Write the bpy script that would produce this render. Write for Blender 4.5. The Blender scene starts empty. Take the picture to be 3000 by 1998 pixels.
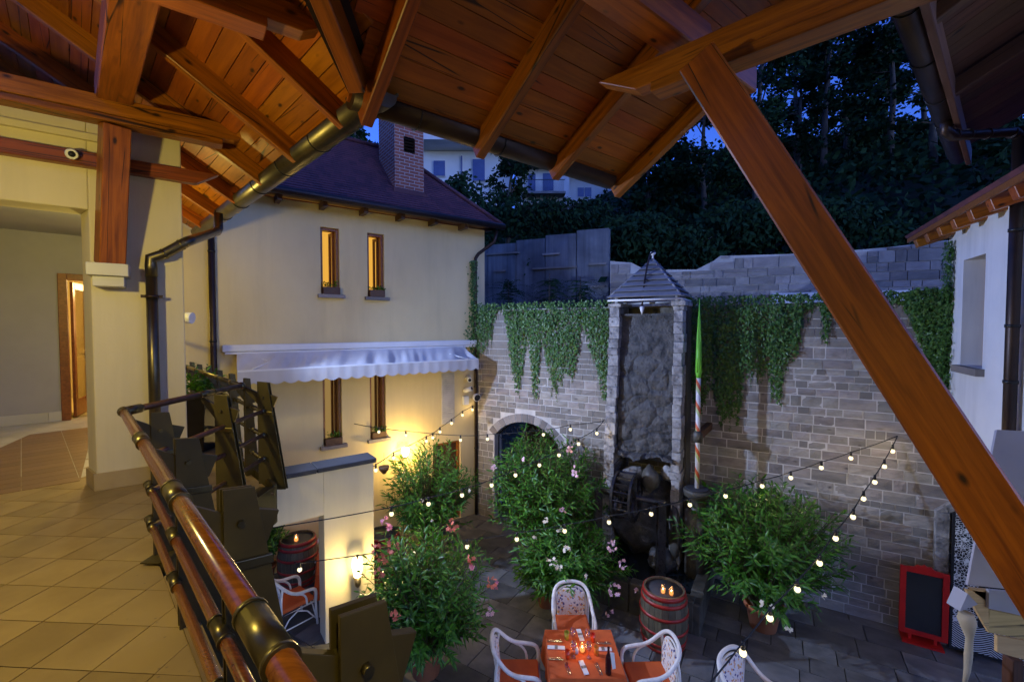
import bpy, bmesh, math, random
from mathutils import Vector, Matrix
random.seed(7)
R = math.radians
scene = bpy.context.scene
# ------------------------------------------------------------------ camera, sky, sun, exposure
FPX = 1291.7                       # focal length in photograph pixels (3000 wide)
PITCH = math.atan(42 / FPX)
CZ = 1.56                          # eye height over the balcony floor (z = 0)
GZ = -3.34                         # courtyard paving
cam_data = bpy.data.cameras.new("camera")
cam_data.sensor_width = 36.0
cam_data.lens = FPX / 3000 * 36
cam_data.clip_start = 0.05
cam_data.clip_end = 600
cam = bpy.data.objects.new("camera", cam_data)
scene.collection.objects.link(cam)
cam.location = (0, 0, CZ)
cam.rotation_euler = (math.pi / 2 - PITCH, 0, 0)
scene.camera = cam

world = bpy.data.worlds.new("World")
scene.world = world
world.use_nodes = True
wn = world.node_tree
wn.nodes.clear()
w_out = wn.nodes.new("ShaderNodeOutputWorld")
w_bg = wn.nodes.new("ShaderNodeBackground")
w_sky = wn.nodes.new("ShaderNodeTexSky")
w_sky.sky_type = 'NISHITA'
w_sky.sun_disc = False
w_sky.sun_elevation = R(10)
w_sky.sun_rotation = R(140)
w_mul = wn.nodes.new("ShaderNodeMix")
w_mul.data_type = 'RGBA'
w_mul.blend_type = 'MULTIPLY'
w_mul.inputs[0].default_value = 1.0
w_mul.inputs[7].default_value = (0.32, 0.64, 2.4, 1)   # tungsten white balance of the picture turns the dusk blue
wn.links.new(w_sky.outputs[0], w_mul.inputs[6])
wn.links.new(w_mul.outputs[2], w_bg.inputs[0])
w_bg.inputs[1].default_value = 0.15
wn.links.new(w_bg.outputs[0], w_out.inputs[0])

sun_data = bpy.data.lights.new("sun", 'SUN')
sun_data.energy = 0.02
sun_data.angle = R(15)
sun_data.color = (0.6, 0.7, 1.0)
sun = bpy.data.objects.new("sun", sun_data)
scene.collection.objects.link(sun)
sun.rotation_euler = (R(80), 0, R(140))

vs = scene.view_settings
vs.view_transform = 'Standard'
vs.look = 'None'
vs.exposure = 0.0
vs.gamma = 1.0
vs.use_curve_mapping = False
cy = scene.cycles
cy.use_denoising = True
cy.max_bounces = 5
cy.diffuse_bounces = 2
cy.glossy_bounces = 2
cy.transmission_bounces = 6
cy.caustics_reflective = False
cy.caustics_refractive = False
cy.sample_clamp_indirect = 3.0
cy.use_adaptive_sampling = True
cy.adaptive_threshold = 0.04
cy.light_sampling_threshold = 0.03
try:
    cy.denoiser = 'OPENIMAGEDENOISE'
except Exception:
    pass

# ------------------------------------------------------------------ measuring helpers
CP, SP = math.cos(PITCH), math.sin(PITCH)
def ray(sx, sy):
    u, v = (sx - 1500) / FPX, (999 - sy) / FPX
    return Vector((u, CP + v * SP, v * CP - SP))
def onz(sx, sy, z):
    r = ray(sx, sy); k = (z - CZ) / r.z
    return Vector((r.x * k, r.y * k, z))
def onY(sx, sy, Y):
    r = ray(sx, sy); k = Y / r.y
    return Vector((r.x * k, Y, CZ + r.z * k))
class Plane:
    """vertical plane: .hit measures along it, .at places on it"""
    def __init__(s, p0, d):
        d = Vector((d[0], d[1], 0)).normalized()
        s.p = Vector((p0[0], p0[1], 0)); s.d = d; s.n = Vector((d.y, -d.x, 0)); s.ang = math.atan2(d.y, d.x)
    def hit(s, sx, sy, off=0):
        r = ray(sx, sy); q = s.p + s.n * off
        k = q.dot(s.n) / (r.x * s.n.x + r.y * s.n.y)
        h = r * k
        return (h - q).dot(s.d), CZ + h.z
    def at(s, a, z, off=0):
        q = s.p + s.d * a + s.n * off
        return Vector((q.x, q.y, z))
def lerp(a, b, t): return a + (b - a) * t

# ------------------------------------------------------------------ scene helpers
COL = scene.collection
WL = {}
def tag(o, label=None, cat=None, group=None, kind=None):
    if label: o["label"] = label
    if cat: o["category"] = cat
    if group: o["group"] = group
    if kind: o["kind"] = kind
    return o
def thing(name, label, cat, loc=(0, 0, 0), rotz=None, group=None):
    o = bpy.data.objects.new(name, None)
    o.empty_display_size = 0.1
    COL.objects.link(o)
    o.location = loc
    if rotz is not None:
        o.rotation_euler = (0, 0, rotz); WL[o.name] = Vector((0, 0, 0))
    else:
        WL[o.name] = Vector(loc)
    return tag(o, label, cat, group)
def wl(o):
    return WL.get(o.name, Vector((0, 0, 0))) if o else Vector((0, 0, 0))
def link(name, me, mat, parent=None, loc=(0, 0, 0), rot=None, scale=None, m=None):
    o = bpy.data.objects.new(name, me)
    COL.objects.link(o)
    if mat is not None and not me.materials: me.materials.append(mat)
    if m is not None:
        l, q, s_ = m.decompose(); o.location = l; o.rotation_euler = q.to_euler(); o.scale = s_
    else:
        o.location = loc
        if rot: o.rotation_euler = rot
        if scale: o.scale = scale
    if parent is not None:
        o.location = Vector(o.location) - wl(parent)
        o.parent = parent
        WL[o.name] = Vector(o.location) + wl(parent) if rot is None and m is None else Vector((0, 0, 0))
    else:
        WL[o.name] = Vector(o.location)
    return o
def copy_tree(o, parent=None, **kw):
    c = o.copy(); COL.objects.link(c); c.parent = parent
    for k, v in kw.items():
        if k in ("label", "group"): c[k] = v
        else: setattr(c, k, v)
    for ch in [x for x in o.children]: copy_tree(ch, c)
    return c

class MB:
    """collects shapes, builds ONE mesh object (world coordinates unless the parent is turned)"""
    def __init__(s): s.v = []; s.f = []; s.sm = []
    def add(s, vs, fs, smooth=False):
        b = len(s.v); s.v += [tuple(x) for x in vs]
        s.f += [tuple(i + b for i in q) for q in fs]; s.sm += [smooth] * len(fs); return s
    def box(s, c, size, rz=0.0, m=None):
        hx, hy, hz = size[0] / 2, size[1] / 2, size[2] / 2
        pts = [Vector((x, y, z)) for x in (-hx, hx) for y in (-hy, hy) for z in (-hz, hz)]
        M = (m if m is not None else Matrix.Translation(Vector(c)) @ Matrix.Rotation(rz, 4, 'Z'))
        return s.add([M @ p for p in pts], [(0, 1, 3, 2), (4, 6, 7, 5), (0, 4, 5, 1), (2, 3, 7, 6), (0, 2, 6, 4), (1, 5, 7, 3)])
    def prism(s, poly, z0, z1):
        n = len(poly)
        a = sum(poly[i][0] * poly[(i + 1) % n][1] - poly[(i + 1) % n][0] * poly[i][1] for i in range(n))
        if a < 0: poly = poly[::-1]
        vs_ = [(p[0], p[1], z0) for p in poly] + [(p[0], p[1], z1) for p in poly]
        fs = [tuple(range(n))[::-1], tuple(range(n, 2 * n))] + [(i, (i + 1) % n, n + (i + 1) % n, n + i) for i in range(n)]
        return s.add(vs_, fs)
    def plate(s, pts, nvec, th):
        """polygon in any plane, thickened along nvec"""
        nv = Vector(nvec).normalized() * th; n = len(pts)
        a = [Vector(p) for p in pts]
        e = Vector((0, 0, 0))
        for i in range(n): e += (a[i] - a[0]).cross(a[(i + 1) % n] - a[0])
        if e.dot(nv) < 0: a = a[::-1]
        return s.add(a + [p + nv for p in a], [tuple(range(n))[::-1], tuple(range(n, 2 * n))] + [(i, (i + 1) % n, n + (i + 1) % n, n + i) for i in range(n)])
    def tube(s, path, r, seg=10, cap=True, smooth=True):
        path = [Vector(p) for p in path]; n = len(path)
        rs = r if isinstance(r, (list, tuple)) else [r] * n
        t0 = (path[1] - path[0]).normalized()
        up = Vector((0, 0, 1)) if abs(t0.z) < 0.95 else Vector((1, 0, 0))
        u = t0.cross(up).normalized(); vs_ = []; fs = []
        for i, p in enumerate(path):
            t = ((path[min(i + 1, n - 1)] - p).normalized() + (p - path[max(i - 1, 0)]).normalized())
            t = t.normalized() if t.length > 1e-6 else t0
            u = (u - t * u.dot(t)).normalized(); w = t.cross(u)
            for k in range(seg):
                a = 2 * math.pi * k / seg
                vs_.append(p + (u * math.cos(a) + w * math.sin(a)) * rs[i])
        for i in range(n - 1):
            for k in range(seg):
                k2 = (k + 1) % seg
                fs.append((i * seg + k, i * seg + k2, (i + 1) * seg + k2, (i + 1) * seg + k))
        s.add(vs_, fs, smooth)
        if cap:
            b = len(s.v) - n * seg
            s.f += [tuple(b + k for k in range(seg))[::-1], tuple(b + (n - 1) * seg + k for k in range(seg))]; s.sm += [False, False]
        return s
    def lathe(s, prof, seg=20, c=(0, 0, 0), smooth=True, cap=True):
        """profile of (radius, z) pairs turned about z"""
        vs_ = []; fs = []; n = len(prof)
        for r, z in prof:
            for k in range(seg):
                a = 2 * math.pi * k / seg
                vs_.append((c[0] + r * math.cos(a), c[1] + r * math.sin(a), c[2] + z))
        for i in range(n - 1):
            for k in range(seg):
                k2 = (k + 1) % seg
                fs.append((i * seg + k, i * seg + k2, (i + 1) * seg + k2, (i + 1) * seg + k))
        s.add(vs_, fs, smooth)
        if not cap: return s
        b = len(s.v) - n * seg
        s.f += [tuple(b + k for k in range(seg))[::-1], tuple(b + (n - 1) * seg + k for k in range(seg))]; s.sm += [False, False]
        return s
    def ball(s, c, r, seg=10, rings=6, sz=(1, 1, 1)):
        vs_ = []; fs = []
        for i in range(rings + 1):
            th = math.pi * i / rings
            for k in range(seg):
                a = 2 * math.pi * k / seg
                vs_.append((c[0] + r * sz[0] * math.sin(th) * math.cos(a), c[1] + r * sz[1] * math.sin(th) * math.sin(a), c[2] - r * sz[2] * math.cos(th)))
        for i in range(rings):
            for k in range(seg):
                k2 = (k + 1) % seg
                fs.append((i * seg + k, i * seg + k2, (i + 1) * seg + k2, (i + 1) * seg + k))
        return s.add(vs_, fs, True)
    def mesh(s, name, off=Vector((0, 0, 0))):
        me = bpy.data.meshes.new(name)
        me.from_pydata([(x - off[0], y - off[1], z - off[2]) for x, y, z in s.v], [], s.f)
        me.polygons.foreach_set("use_smooth", s.sm)
        me.update(); return me
    def build(s, name, mat, parent=None, bevel=0.0, label=None, kind=None):
        if s.v:
            lo = [min(p[i] for p in s.v) for i in range(3)]; hi = [max(p[i] for p in s.v) for i in range(3)]
            c = Vector([(lo[i] + hi[i]) / 2 for i in range(3)])
        else: c = Vector((0, 0, 0))
        o = link(name, s.mesh(name, c), mat, parent, loc=c)
        if bevel:
            b = o.modifiers.new("bevel", 'BEVEL'); b.width = bevel; b.segments = 2; b.limit_method = 'ANGLE'
        if label: o["label"] = label
        if kind: o["kind"] = kind
        return o
def axes(p0, p1, up=(0, 0, 1)):
    p0, p1 = Vector(p0), Vector(p1)
    x = (p1 - p0).normalized(); u = Vector(up)
    y = u.cross(x)
    if y.length < 1e-4: y = Vector((0, 1, 0)).cross(x)
    y.normalize(); z = x.cross(y)
    return Matrix(((x.x, y.x, z.x, 0), (x.y, y.y, z.y, 0), (x.z, y.z, z.z, 0), (0, 0, 0, 1)))
def beam(name, p0, p1, w, h, mat, parent=None, bevel=0.006, up=(0, 0, 1), taper=0.0, label=None):
    """timber whose local x runs along its length (so that the grain does too)"""
    p0, p1 = Vector(p0), Vector(p1); L = (p1 - p0).length
    mb = MB(); a, b = w / 2, h / 2
    if taper:
        pts = [(-L / 2, -b), (L / 2 - taper, -b), (L / 2, b), (-L / 2, b)]
        mb.plate([(x, -a, z) for x, z in pts], (0, 1, 0), w)
    else: mb.box((0, 0, 0), (L, w, h))
    M = Matrix.Translation((p0 + p1) / 2) @ axes(p0, p1, up)
    o = link(name, mb.mesh(name), mat, parent, m=M)
    if bevel:
        m = o.modifiers.new("bevel", 'BEVEL'); m.width = bevel; m.segments = 1; m.limit_method = 'ANGLE'
    if label: o["label"] = label
    return o
_unit = {}
def unit_block(key, ch=0.02):
    """bevelled unit cube, shared by alike pieces and scaled per piece"""
    if key not in _unit:
        bm = bmesh.new(); bmesh.ops.create_cube(bm, size=1.0)
        me = bpy.data.meshes.new(key); bm.to_mesh(me); bm.free(); _unit[key] = me
    return _unit[key]
def rough_blocks(key, n):
    """unit blocks with chipped corners and an uneven front (local -y), shared by many stones"""
    rr = random.Random(99)
    for v in range(n):
        g = 4; vs_ = []; fs = []
        for j in range(g):
            for i in range(g):
                x, z = -.5 + i / (g - 1), -.5 + j / (g - 1); ed = i in (0, g - 1) or j in (0, g - 1)
                vs_.append((x * (1 - (rr.uniform(0, .022) if ed else 0)) + (0 if ed else rr.uniform(-.06, .06)), -.5 + (rr.uniform(.02, .08) if ed else rr.uniform(-.12, .05)), z * (1 - (rr.uniform(0, .04) if ed else 0))))
        back = [(-.5, .5, -.5), (.5, .5, -.5), (.5, .5, .5), (-.5, .5, .5)]; b = len(vs_); vs_ += back
        for j in range(g - 1):
            for i in range(g - 1): a = j * g + i; fs.append((a, a + 1, a + g + 1, a + g))
        bot = [i for i in range(g)]; top = [(g - 1) * g + i for i in range(g)]; lef = [j * g for j in range(g)]; rig = [j * g + g - 1 for j in range(g)]
        fs += [tuple(bot[::-1] + [b, b + 1]), tuple(top + [b + 2, b + 3]), tuple(lef + [b + 3, b]), tuple(rig[::-1] + [b + 1, b + 2]), (b + 3, b + 2, b + 1, b)]
        me = bpy.data.meshes.new(key + str(v)); me.from_pydata(vs_, [], fs); me.update(); _unit[key + str(v)] = me
def piece(name, c, size, rz, mat, parent, key):
    o = bpy.data.objects.new(name, unit_block(key)); COL.objects.link(o)
    if not o.data.materials: o.data.materials.append(mat)
    o.location = Vector(c) - wl(parent); o.rotation_euler = (0, 0, rz); o.scale = size; o.parent = parent
    return o

# ------------------------------------------------------------------ materials
MATS = {}
def _new(name):
    m = bpy.data.materials.new(name); m.use_nodes = True
    nt = m.node_tree; nt.nodes.clear()
    out = nt.nodes.new("ShaderNodeOutputMaterial"); bs = nt.nodes.new("ShaderNodeBsdfPrincipled")
    nt.links.new(bs.outputs[0], out.inputs[0]); MATS[name] = m
    return m, nt, bs, out
def _mix(nt, a, b, fac, blend='MIX'):
    n = nt.nodes.new("ShaderNodeMix"); n.data_type = 'RGBA'; n.blend_type = blend
    for i, v in ((0, fac), (6, a), (7, b)):
        if hasattr(v, "links"): nt.links.new(v, n.inputs[i])
        elif i == 0: n.inputs[0].default_value = v
        else: n.inputs[i].default_value = (v[0], v[1], v[2], 1)
    return n.outputs[2]
def _coords(nt, kind, stretch, rnd=True):
    if kind == 'World':
        g = nt.nodes.new("ShaderNodeNewGeometry"); src = g.outputs["Position"]
    else:
        t = nt.nodes.new("ShaderNodeTexCoord"); src = t.outputs[kind]
    mp = nt.nodes.new("ShaderNodeMapping"); mp.inputs["Scale"].default_value = stretch
    nt.links.new(src, mp.inputs[0])
    if rnd and kind != 'World':
        oi = nt.nodes.new("ShaderNodeObjectInfo"); ml = nt.nodes.new("ShaderNodeMath"); ml.operation = 'MULTIPLY'
        ml.inputs[1].default_value = 37.0; nt.links.new(oi.outputs["Random"], ml.inputs[0])
        cb = nt.nodes.new("ShaderNodeCombineXYZ"); nt.links.new(ml.outputs[0], cb.inputs[0]); nt.links.new(ml.outputs[0], cb.inputs[1])
        nt.links.new(cb.outputs[0], mp.inputs["Location"])
    return mp.outputs[0]
def _noise(nt, co, scale, detail=4, rough=0.6, dist=0.0):
    n = nt.nodes.new("ShaderNodeTexNoise"); n.inputs["Scale"].default_value = scale
    n.inputs["Detail"].default_value = detail; n.inputs["Roughness"].default_value = rough; n.inputs["Distortion"].default_value = dist
    nt.links.new(co, n.inputs["Vector"]); return n.outputs["Fac"]
def _ramp(nt, src, a, b):
    n = nt.nodes.new("ShaderNodeMapRange"); n.inputs[1].default_value = a; n.inputs[2].default_value = b
    nt.links.new(src, n.inputs[0]); return n.outputs[0]
def _bump(nt, bs, h, strength, dist=0.01):
    n = nt.nodes.new("ShaderNodeBump"); n.inputs["Strength"].default_value = strength; n.inputs["Distance"].default_value = dist
    nt.links.new(h, n.inputs["Height"]); nt.links.new(n.outputs[0], bs.inputs["Normal"])
def _random_value(nt, col, amount, hue=0.0):
    oi = nt.nodes.new("ShaderNodeObjectInfo"); h = nt.nodes.new("ShaderNodeHueSaturation")
    nt.links.new(_ramp(nt, oi.outputs["Random"], 0, 1), h.inputs["Value"])
    mr = nt.nodes.new("ShaderNodeMapRange"); mr.inputs[3].default_value = 1 - amount; mr.inputs[4].default_value = 1 + amount
    nt.links.new(oi.outputs["Random"], mr.inputs[0]); nt.links.new(mr.outputs[0], h.inputs["Value"])
    if hue:
        wn_ = nt.nodes.new("ShaderNodeTexWhiteNoise"); wn_.noise_dimensions = '1D'; nt.links.new(oi.outputs["Random"], wn_.inputs["W"])
        m2 = nt.nodes.new("ShaderNodeMapRange"); m2.inputs[3].default_value = 0.5 - hue; m2.inputs[4].default_value = 0.5 + hue
        nt.links.new(wn_.outputs["Value"], m2.inputs[0]); nt.links.new(m2.outputs[0], h.inputs["Hue"])
    nt.links.new(col, h.inputs["Color"]); return h.outputs["Color"]
def pmat(name, c1, c2=None, scale=4.0, rough=0.6, metal=0.0, bump=0.0, coords='Object', stretch=(1, 1, 1), lo=0.35, hi=0.65, rnd=0.0, hue=0.0,
         spots=None, spot_scale=20, spot_lo=0.0, spot_hi=0.15, bscale=None, rough2=None, spec=None, streak=0.0, dist=0.004, detail=4, clear=0.0):
    m, nt, bs, out = _new(name)
    co = _coords(nt, coords, stretch)
    fac = _noise(nt, co, scale, detail)
    col = _mix(nt, c1, c2 or c1, _ramp(nt, fac, lo, hi))
    if spots:
        v = nt.nodes.new("ShaderNodeTexVoronoi"); v.inputs["Scale"].default_value = spot_scale; nt.links.new(co, v.inputs["Vector"])
        col = _mix(nt, spots, col, _ramp(nt, v.outputs["Distance"], spot_lo, spot_hi))
    if streak:
        sn = _noise(nt, _coords(nt, coords, (2.6, 2.6, .22)), 1.0, 6, .65); ml = nt.nodes.new("ShaderNodeMath"); ml.operation = 'MULTIPLY'; ml.inputs[1].default_value = streak
        nt.links.new(_ramp(nt, sn, .48, .75), ml.inputs[0]); col = _mix(nt, col, tuple(x * .45 for x in c2), ml.outputs[0])
    if rnd: col = _random_value(nt, col, rnd, hue)
    nt.links.new(col, bs.inputs["Base Color"])
    bs.inputs["Roughness"].default_value = rough; bs.inputs["Metallic"].default_value = metal
    if rough2 is not None:
        mr = nt.nodes.new("ShaderNodeMapRange"); mr.inputs[3].default_value = rough; mr.inputs[4].default_value = rough2
        nt.links.new(_noise(nt, co, scale * 2.3), mr.inputs[0]); nt.links.new(mr.outputs[0], bs.inputs["Roughness"])
    if spec is not None: bs.inputs["Specular IOR Level"].default_value = spec
    if clear: bs.inputs["Coat Weight"].default_value = clear; bs.inputs["Coat Roughness"].default_value = 0.12
    if bump: _bump(nt, bs, _noise(nt, co, bscale or scale * 3, 4), bump, dist)
    return m
def wood(name, dark, light, rough=0.45, knots=True, grain=(0.7, 13, 13), bump=0.15, rnd=0.22, clear=0.0):
    m, nt, bs, out = _new(name)
    co = _coords(nt, 'Object', grain)
    g = _noise(nt, co, 2.2, 5, 0.62, 0.6)
    col = _mix(nt, dark, light, _ramp(nt, g, 0.3, 0.68))
    co2 = _coords(nt, 'Object', (1, 1, 1))
    big = _noise(nt, co2, 1.7, 3)
    col = _mix(nt, col, tuple(x * 0.62 for x in dark), _ramp(nt, big, 0.62, 0.85))
    if knots:
        ck = _coords(nt, 'Object', (1.0, 2.2, 2.2))
        v = nt.nodes.new("ShaderNodeTexVoronoi"); v.inputs["Scale"].default_value = 3.4; nt.links.new(ck, v.inputs["Vector"])
        col = _mix(nt, tuple(x * 0.16 for x in dark), col, _ramp(nt, v.outputs["Distance"], 0.06, 0.15))
    if knots:
        # drying cracks running with the grain
        cc = _coords(nt, 'Object', (.16, 3.2, 3.2)); v2 = nt.nodes.new("ShaderNodeTexVoronoi"); v2.feature = 'DISTANCE_TO_EDGE'; v2.inputs["Scale"].default_value = 2.6; nt.links.new(cc, v2.inputs["Vector"])
        mk = _ramp(nt, _noise(nt, _coords(nt, 'Object', (.5, 1, 1)), 2.0, 2), .52, .58); inv = nt.nodes.new("ShaderNodeMath"); inv.operation = 'SUBTRACT'; inv.inputs[0].default_value = 1.0
        nt.links.new(_ramp(nt, v2.outputs["Distance"], .006, .022), inv.inputs[1]); mu = nt.nodes.new("ShaderNodeMath"); mu.operation = 'MULTIPLY'; nt.links.new(inv.outputs[0], mu.inputs[0]); nt.links.new(mk, mu.inputs[1])
        col = _mix(nt, col, tuple(x * 0.10 for x in dark), mu.outputs[0])
    col = _random_value(nt, col, rnd, 0.012)
    nt.links.new(col, bs.inputs["Base Color"]); bs.inputs["Roughness"].default_value = rough
    if clear: bs.inputs["Coat Weight"].default_value = clear; bs.inputs["Coat Roughness"].default_value = 0.15
    _bump(nt, bs, g, bump, 0.003)
    return m
def emit(name, col, strength, sample=True):
    m = bpy.data.materials.new(name); m.use_nodes = True; nt = m.node_tree; nt.nodes.clear()
    out = nt.nodes.new("ShaderNodeOutputMaterial"); e = nt.nodes.new("ShaderNodeEmission")
    e.inputs[0].default_value = (*col, 1); e.inputs[1].default_value = strength; nt.links.new(e.outputs[0], out.inputs[0])
    if not sample: m.cycles.emission_sampling = 'NONE'
    MATS[name] = m; return m
def glass(name, col=(1, 1, 1), rough=0.02, ior=1.45):
    m, nt, bs, out = _new(name)
    bs.inputs["Base Color"].default_value = (*col, 1); bs.inputs["Roughness"].default_value = rough
    bs.inputs["Transmission Weight"].default_value = 1.0; bs.inputs["IOR"].default_value = ior
    return m
def thin_glass(name, col=(1, 1, 1), gloss=.10, diff=0.0):
    m = bpy.data.materials.new(name); m.use_nodes = True; nt = m.node_tree; nt.nodes.clear()
    out = nt.nodes.new("ShaderNodeOutputMaterial"); tr = nt.nodes.new("ShaderNodeBsdfTransparent"); tr.inputs[0].default_value = (*col, 1)
    gl = nt.nodes.new("ShaderNodeBsdfGlossy"); gl.inputs["Roughness"].default_value = .04; lw = nt.nodes.new("ShaderNodeLayerWeight"); lw.inputs[0].default_value = .35
    mr = nt.nodes.new("ShaderNodeMapRange"); mr.inputs[3].default_value = gloss; mr.inputs[4].default_value = .75; nt.links.new(lw.outputs["Facing"], mr.inputs[0])
    mx = nt.nodes.new("ShaderNodeMixShader"); nt.links.new(mr.outputs[0], mx.inputs[0]); nt.links.new(tr.outputs[0], mx.inputs[1]); nt.links.new(gl.outputs[0], mx.inputs[2])
    last = mx.outputs[0]
    if diff:
        df = nt.nodes.new("ShaderNodeBsdfDiffuse"); df.inputs[0].default_value = (*col, 1); m2 = nt.nodes.new("ShaderNodeMixShader"); m2.inputs[0].default_value = diff
        nt.links.new(last, m2.inputs[1]); nt.links.new(df.outputs[0], m2.inputs[2]); last = m2.outputs[0]
    nt.links.new(last, out.inputs[0]); MATS[name] = m; return m
def point(name, loc, power, col, size=0.03, parent=None):
    l = bpy.data.lights.new(name, 'POINT'); l.energy = power; l.color = col; l.shadow_soft_size = size
    o = bpy.data.objects.new(name, l); COL.objects.link(o); o.location = Vector(loc) - wl(parent)
    if parent is not None: o.parent = parent
    return o

WARM = (1.0, 0.66, 0.25)
M_plaster = pmat("warm_white_plaster", (0.77, 0.68, 0.46), (0.64, 0.56, 0.37), 1.1, 0.88, bump=0.3, coords='World', bscale=34, dist=0.006, lo=.2, hi=.8, detail=8, stretch=(1, 1, .6), streak=.2)
M_house = pmat("cream_plaster", (0.80, 0.66, 0.36), (0.66, 0.53, 0.28), 0.8, 0.9, bump=0.35, coords='World', bscale=38, dist=0.006, lo=.25, hi=.75, stretch=(1, 1, .55), detail=8, streak=.2)
M_white = pmat("white_plaster", (0.74, 0.74, 0.74), (0.66, 0.66, 0.67), 1.1, 0.9, bump=0.3, coords='World', bscale=36, dist=0.006, streak=.35)
M_hall = pmat("grey_lilac_plaster", (0.44, 0.43, 0.48), (0.38, 0.37, 0.42), 0.9, 0.9, bump=0.1, coords='World', bscale=60)
M_timber = wood("stained_larch_timber", (0.14, 0.032, 0.0015), (0.38, 0.108, 0.004), 0.42, clear=0.15)
M_plank = wood("stained_larch_plank", (0.25, 0.060, 0.002), (0.44, 0.122, 0.004), 0.48, grain=(0.6, 9, 9))
M_plank_b = wood("brown_stained_plank", (0.10, 0.045, 0.022), (0.17, 0.08, 0.038), 0.55, grain=(0.6, 9, 9))
M_rail = wood("varnished_mahogany_rail", (0.13, 0.032, 0.006), (0.33, 0.095, 0.014), 0.22, knots=False, grain=(1.2, 30, 30), bump=0.03, rnd=0.1, clear=0.7)
M_darkwood = wood("dark_brown_wood", (0.05, 0.022, 0.010), (0.12, 0.052, 0.020), 0.5, knots=False)
M_frame = wood("window_frame_wood", (0.14, 0.045, 0.012), (0.26, 0.09, 0.022), 0.4, knots=False)
M_pine = wood("raw_pine_board", (0.48, 0.31, 0.12), (0.62, 0.43, 0.18), 0.6)
M_bronze = pmat("bronze_painted_steel", (0.105, 0.082, 0.024), (0.060, 0.046, 0.016), 5, 0.45, metal=0.35, lo=.25, hi=.75, bump=0.05, bscale=220, dist=0.001, coords='World')
M_sleeve = pmat("brushed_bronze_sleeve", (0.19, 0.16, 0.075), (0.12, 0.10, 0.05), 8, 0.34, metal=0.9, bump=0.08, bscale=400, dist=0.0006)
M_gutter = pmat("bronze_gutter_metal", (0.17, 0.145, 0.095), (0.10, 0.085, 0.055), 2.5, 0.3, metal=0.9, rough2=0.4)
M_gutter_dark = pmat("dark_brown_gutter_metal", (0.055, 0.035, 0.028), (0.035, 0.024, 0.022), 2.5, 0.35, metal=0.6, rough2=0.5)
M_tile = pmat("travertine_tile", (0.36, 0.255, 0.105), (0.27, 0.185, 0.075), 2.6, 0.24, rough2=0.5, rnd=0.12, spots=(0.20, 0.14, 0.08), spot_scale=42, spot_lo=0.04, spot_hi=0.11, bump=0.1, bscale=9, stretch=(0.3, 0.3, 0.3))
M_tile_brown = pmat("brown_floor_tile", (0.25, 0.145, 0.075), (0.20, 0.115, 0.06), 2.0, 0.35, rough2=0.5, rnd=0.12, stretch=(0.3, 0.3, 0.3))
M_tile_white = pmat("pale_grey_tile", (0.58, 0.56, 0.53), (0.50, 0.48, 0.46), 2.0, 0.4, rnd=0.06, stretch=(0.3, 0.3, 0.3))
M_grout = pmat("dark_grout", (0.13, 0.095, 0.05), (0.10, 0.07, 0.04), 20, 0.9, coords='World')
M_skirt = pmat("sandstone_skirting", (0.50, 0.38, 0.20), (0.42, 0.31, 0.16), 3, 0.45, rnd=0.1)
M_paver = pmat("slate_paving", (0.17, 0.165, 0.16), (0.10, 0.10, 0.10), 1.6, 0.5, rnd=0.38, hue=0.02, bump=0.4, bscale=7, rough2=0.75, dist=0.01, stretch=(1, 1, 1))
M_paver_joint = pmat("paving_joint_sand", (0.07, 0.068, 0.062), (0.05, 0.048, 0.045), 6, 0.9, coords='World')
M_stone = pmat("andesite_block", (0.345, 0.312, 0.275), (0.23, 0.205, 0.18), 1.3, 0.85, rnd=0.27, hue=0.025, bump=0.55, bscale=5, dist=0.02, spots=(0.07, 0.06, 0.055), spot_scale=0.9, spot_lo=0.02, spot_hi=0.16, stretch=(1, 1, 1))
M_stone_far = pmat("grey_rubble_block", (0.30, 0.27, 0.25), (0.20, 0.18, 0.17), 1.1, 0.9, rnd=0.35, hue=0.015, bump=0.5, bscale=5, dist=0.02)
M_mortar = pmat("pale_mortar", (0.66, 0.63, 0.59), (0.48, 0.46, 0.43), 3, 0.95, coords='World', bump=0.2)
M_slate = pmat("blue_grey_coping_slate", (0.045, 0.047, 0.055), (0.030, 0.032, 0.038), 3, 0.6, rnd=0.12)
M_white_metal = pmat("white_coated_metal", (0.80, 0.80, 0.80), (0.74, 0.74, 0.75), 4, 0.4)
M_white_paint = pmat("white_lacquered_rattan", (0.82, 0.79, 0.74), (0.70, 0.67, 0.62), 14, 0.42, bump=0.1)
M_fabric = pmat("pale_grey_awning_cloth", (0.66, 0.65, 0.66), (0.52, 0.51, 0.53), 1.2, 0.9, coords='World', stretch=(1, 1, 0.2))
M_orange = pmat("orange_cloth", (0.62, 0.115, 0.022), (0.52, 0.09, 0.018), 5, 0.9, bump=0.2, bscale=90, dist=0.001)
M_leaf = pmat("oleander_leaf", (0.090, 0.270, 0.018), (0.012, 0.070, 0.007), 13.0, 0.45, coords='World', lo=0.38, hi=0.62)
M_ivy = pmat("ivy_leaf", (0.095, 0.215, 0.034), (0.008, 0.048, 0.011), 21.0, 0.42, coords='World', lo=0.40, hi=0.64)
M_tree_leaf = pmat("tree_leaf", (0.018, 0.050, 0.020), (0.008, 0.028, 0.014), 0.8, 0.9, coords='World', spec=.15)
M_bark = pmat("tree_bark", (0.10, 0.085, 0.075), (0.05, 0.042, 0.038), 8, 0.9, bump=0.5, stretch=(1, 1, 0.3))
M_stem = pmat("green_brown_stem", (0.10, 0.085, 0.035), (0.06, 0.06, 0.03), 8, 0.8)
M_pink = pmat("pink_petal", (0.78, 0.30, 0.36), (0.70, 0.20, 0.26), 12, 0.6)
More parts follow.
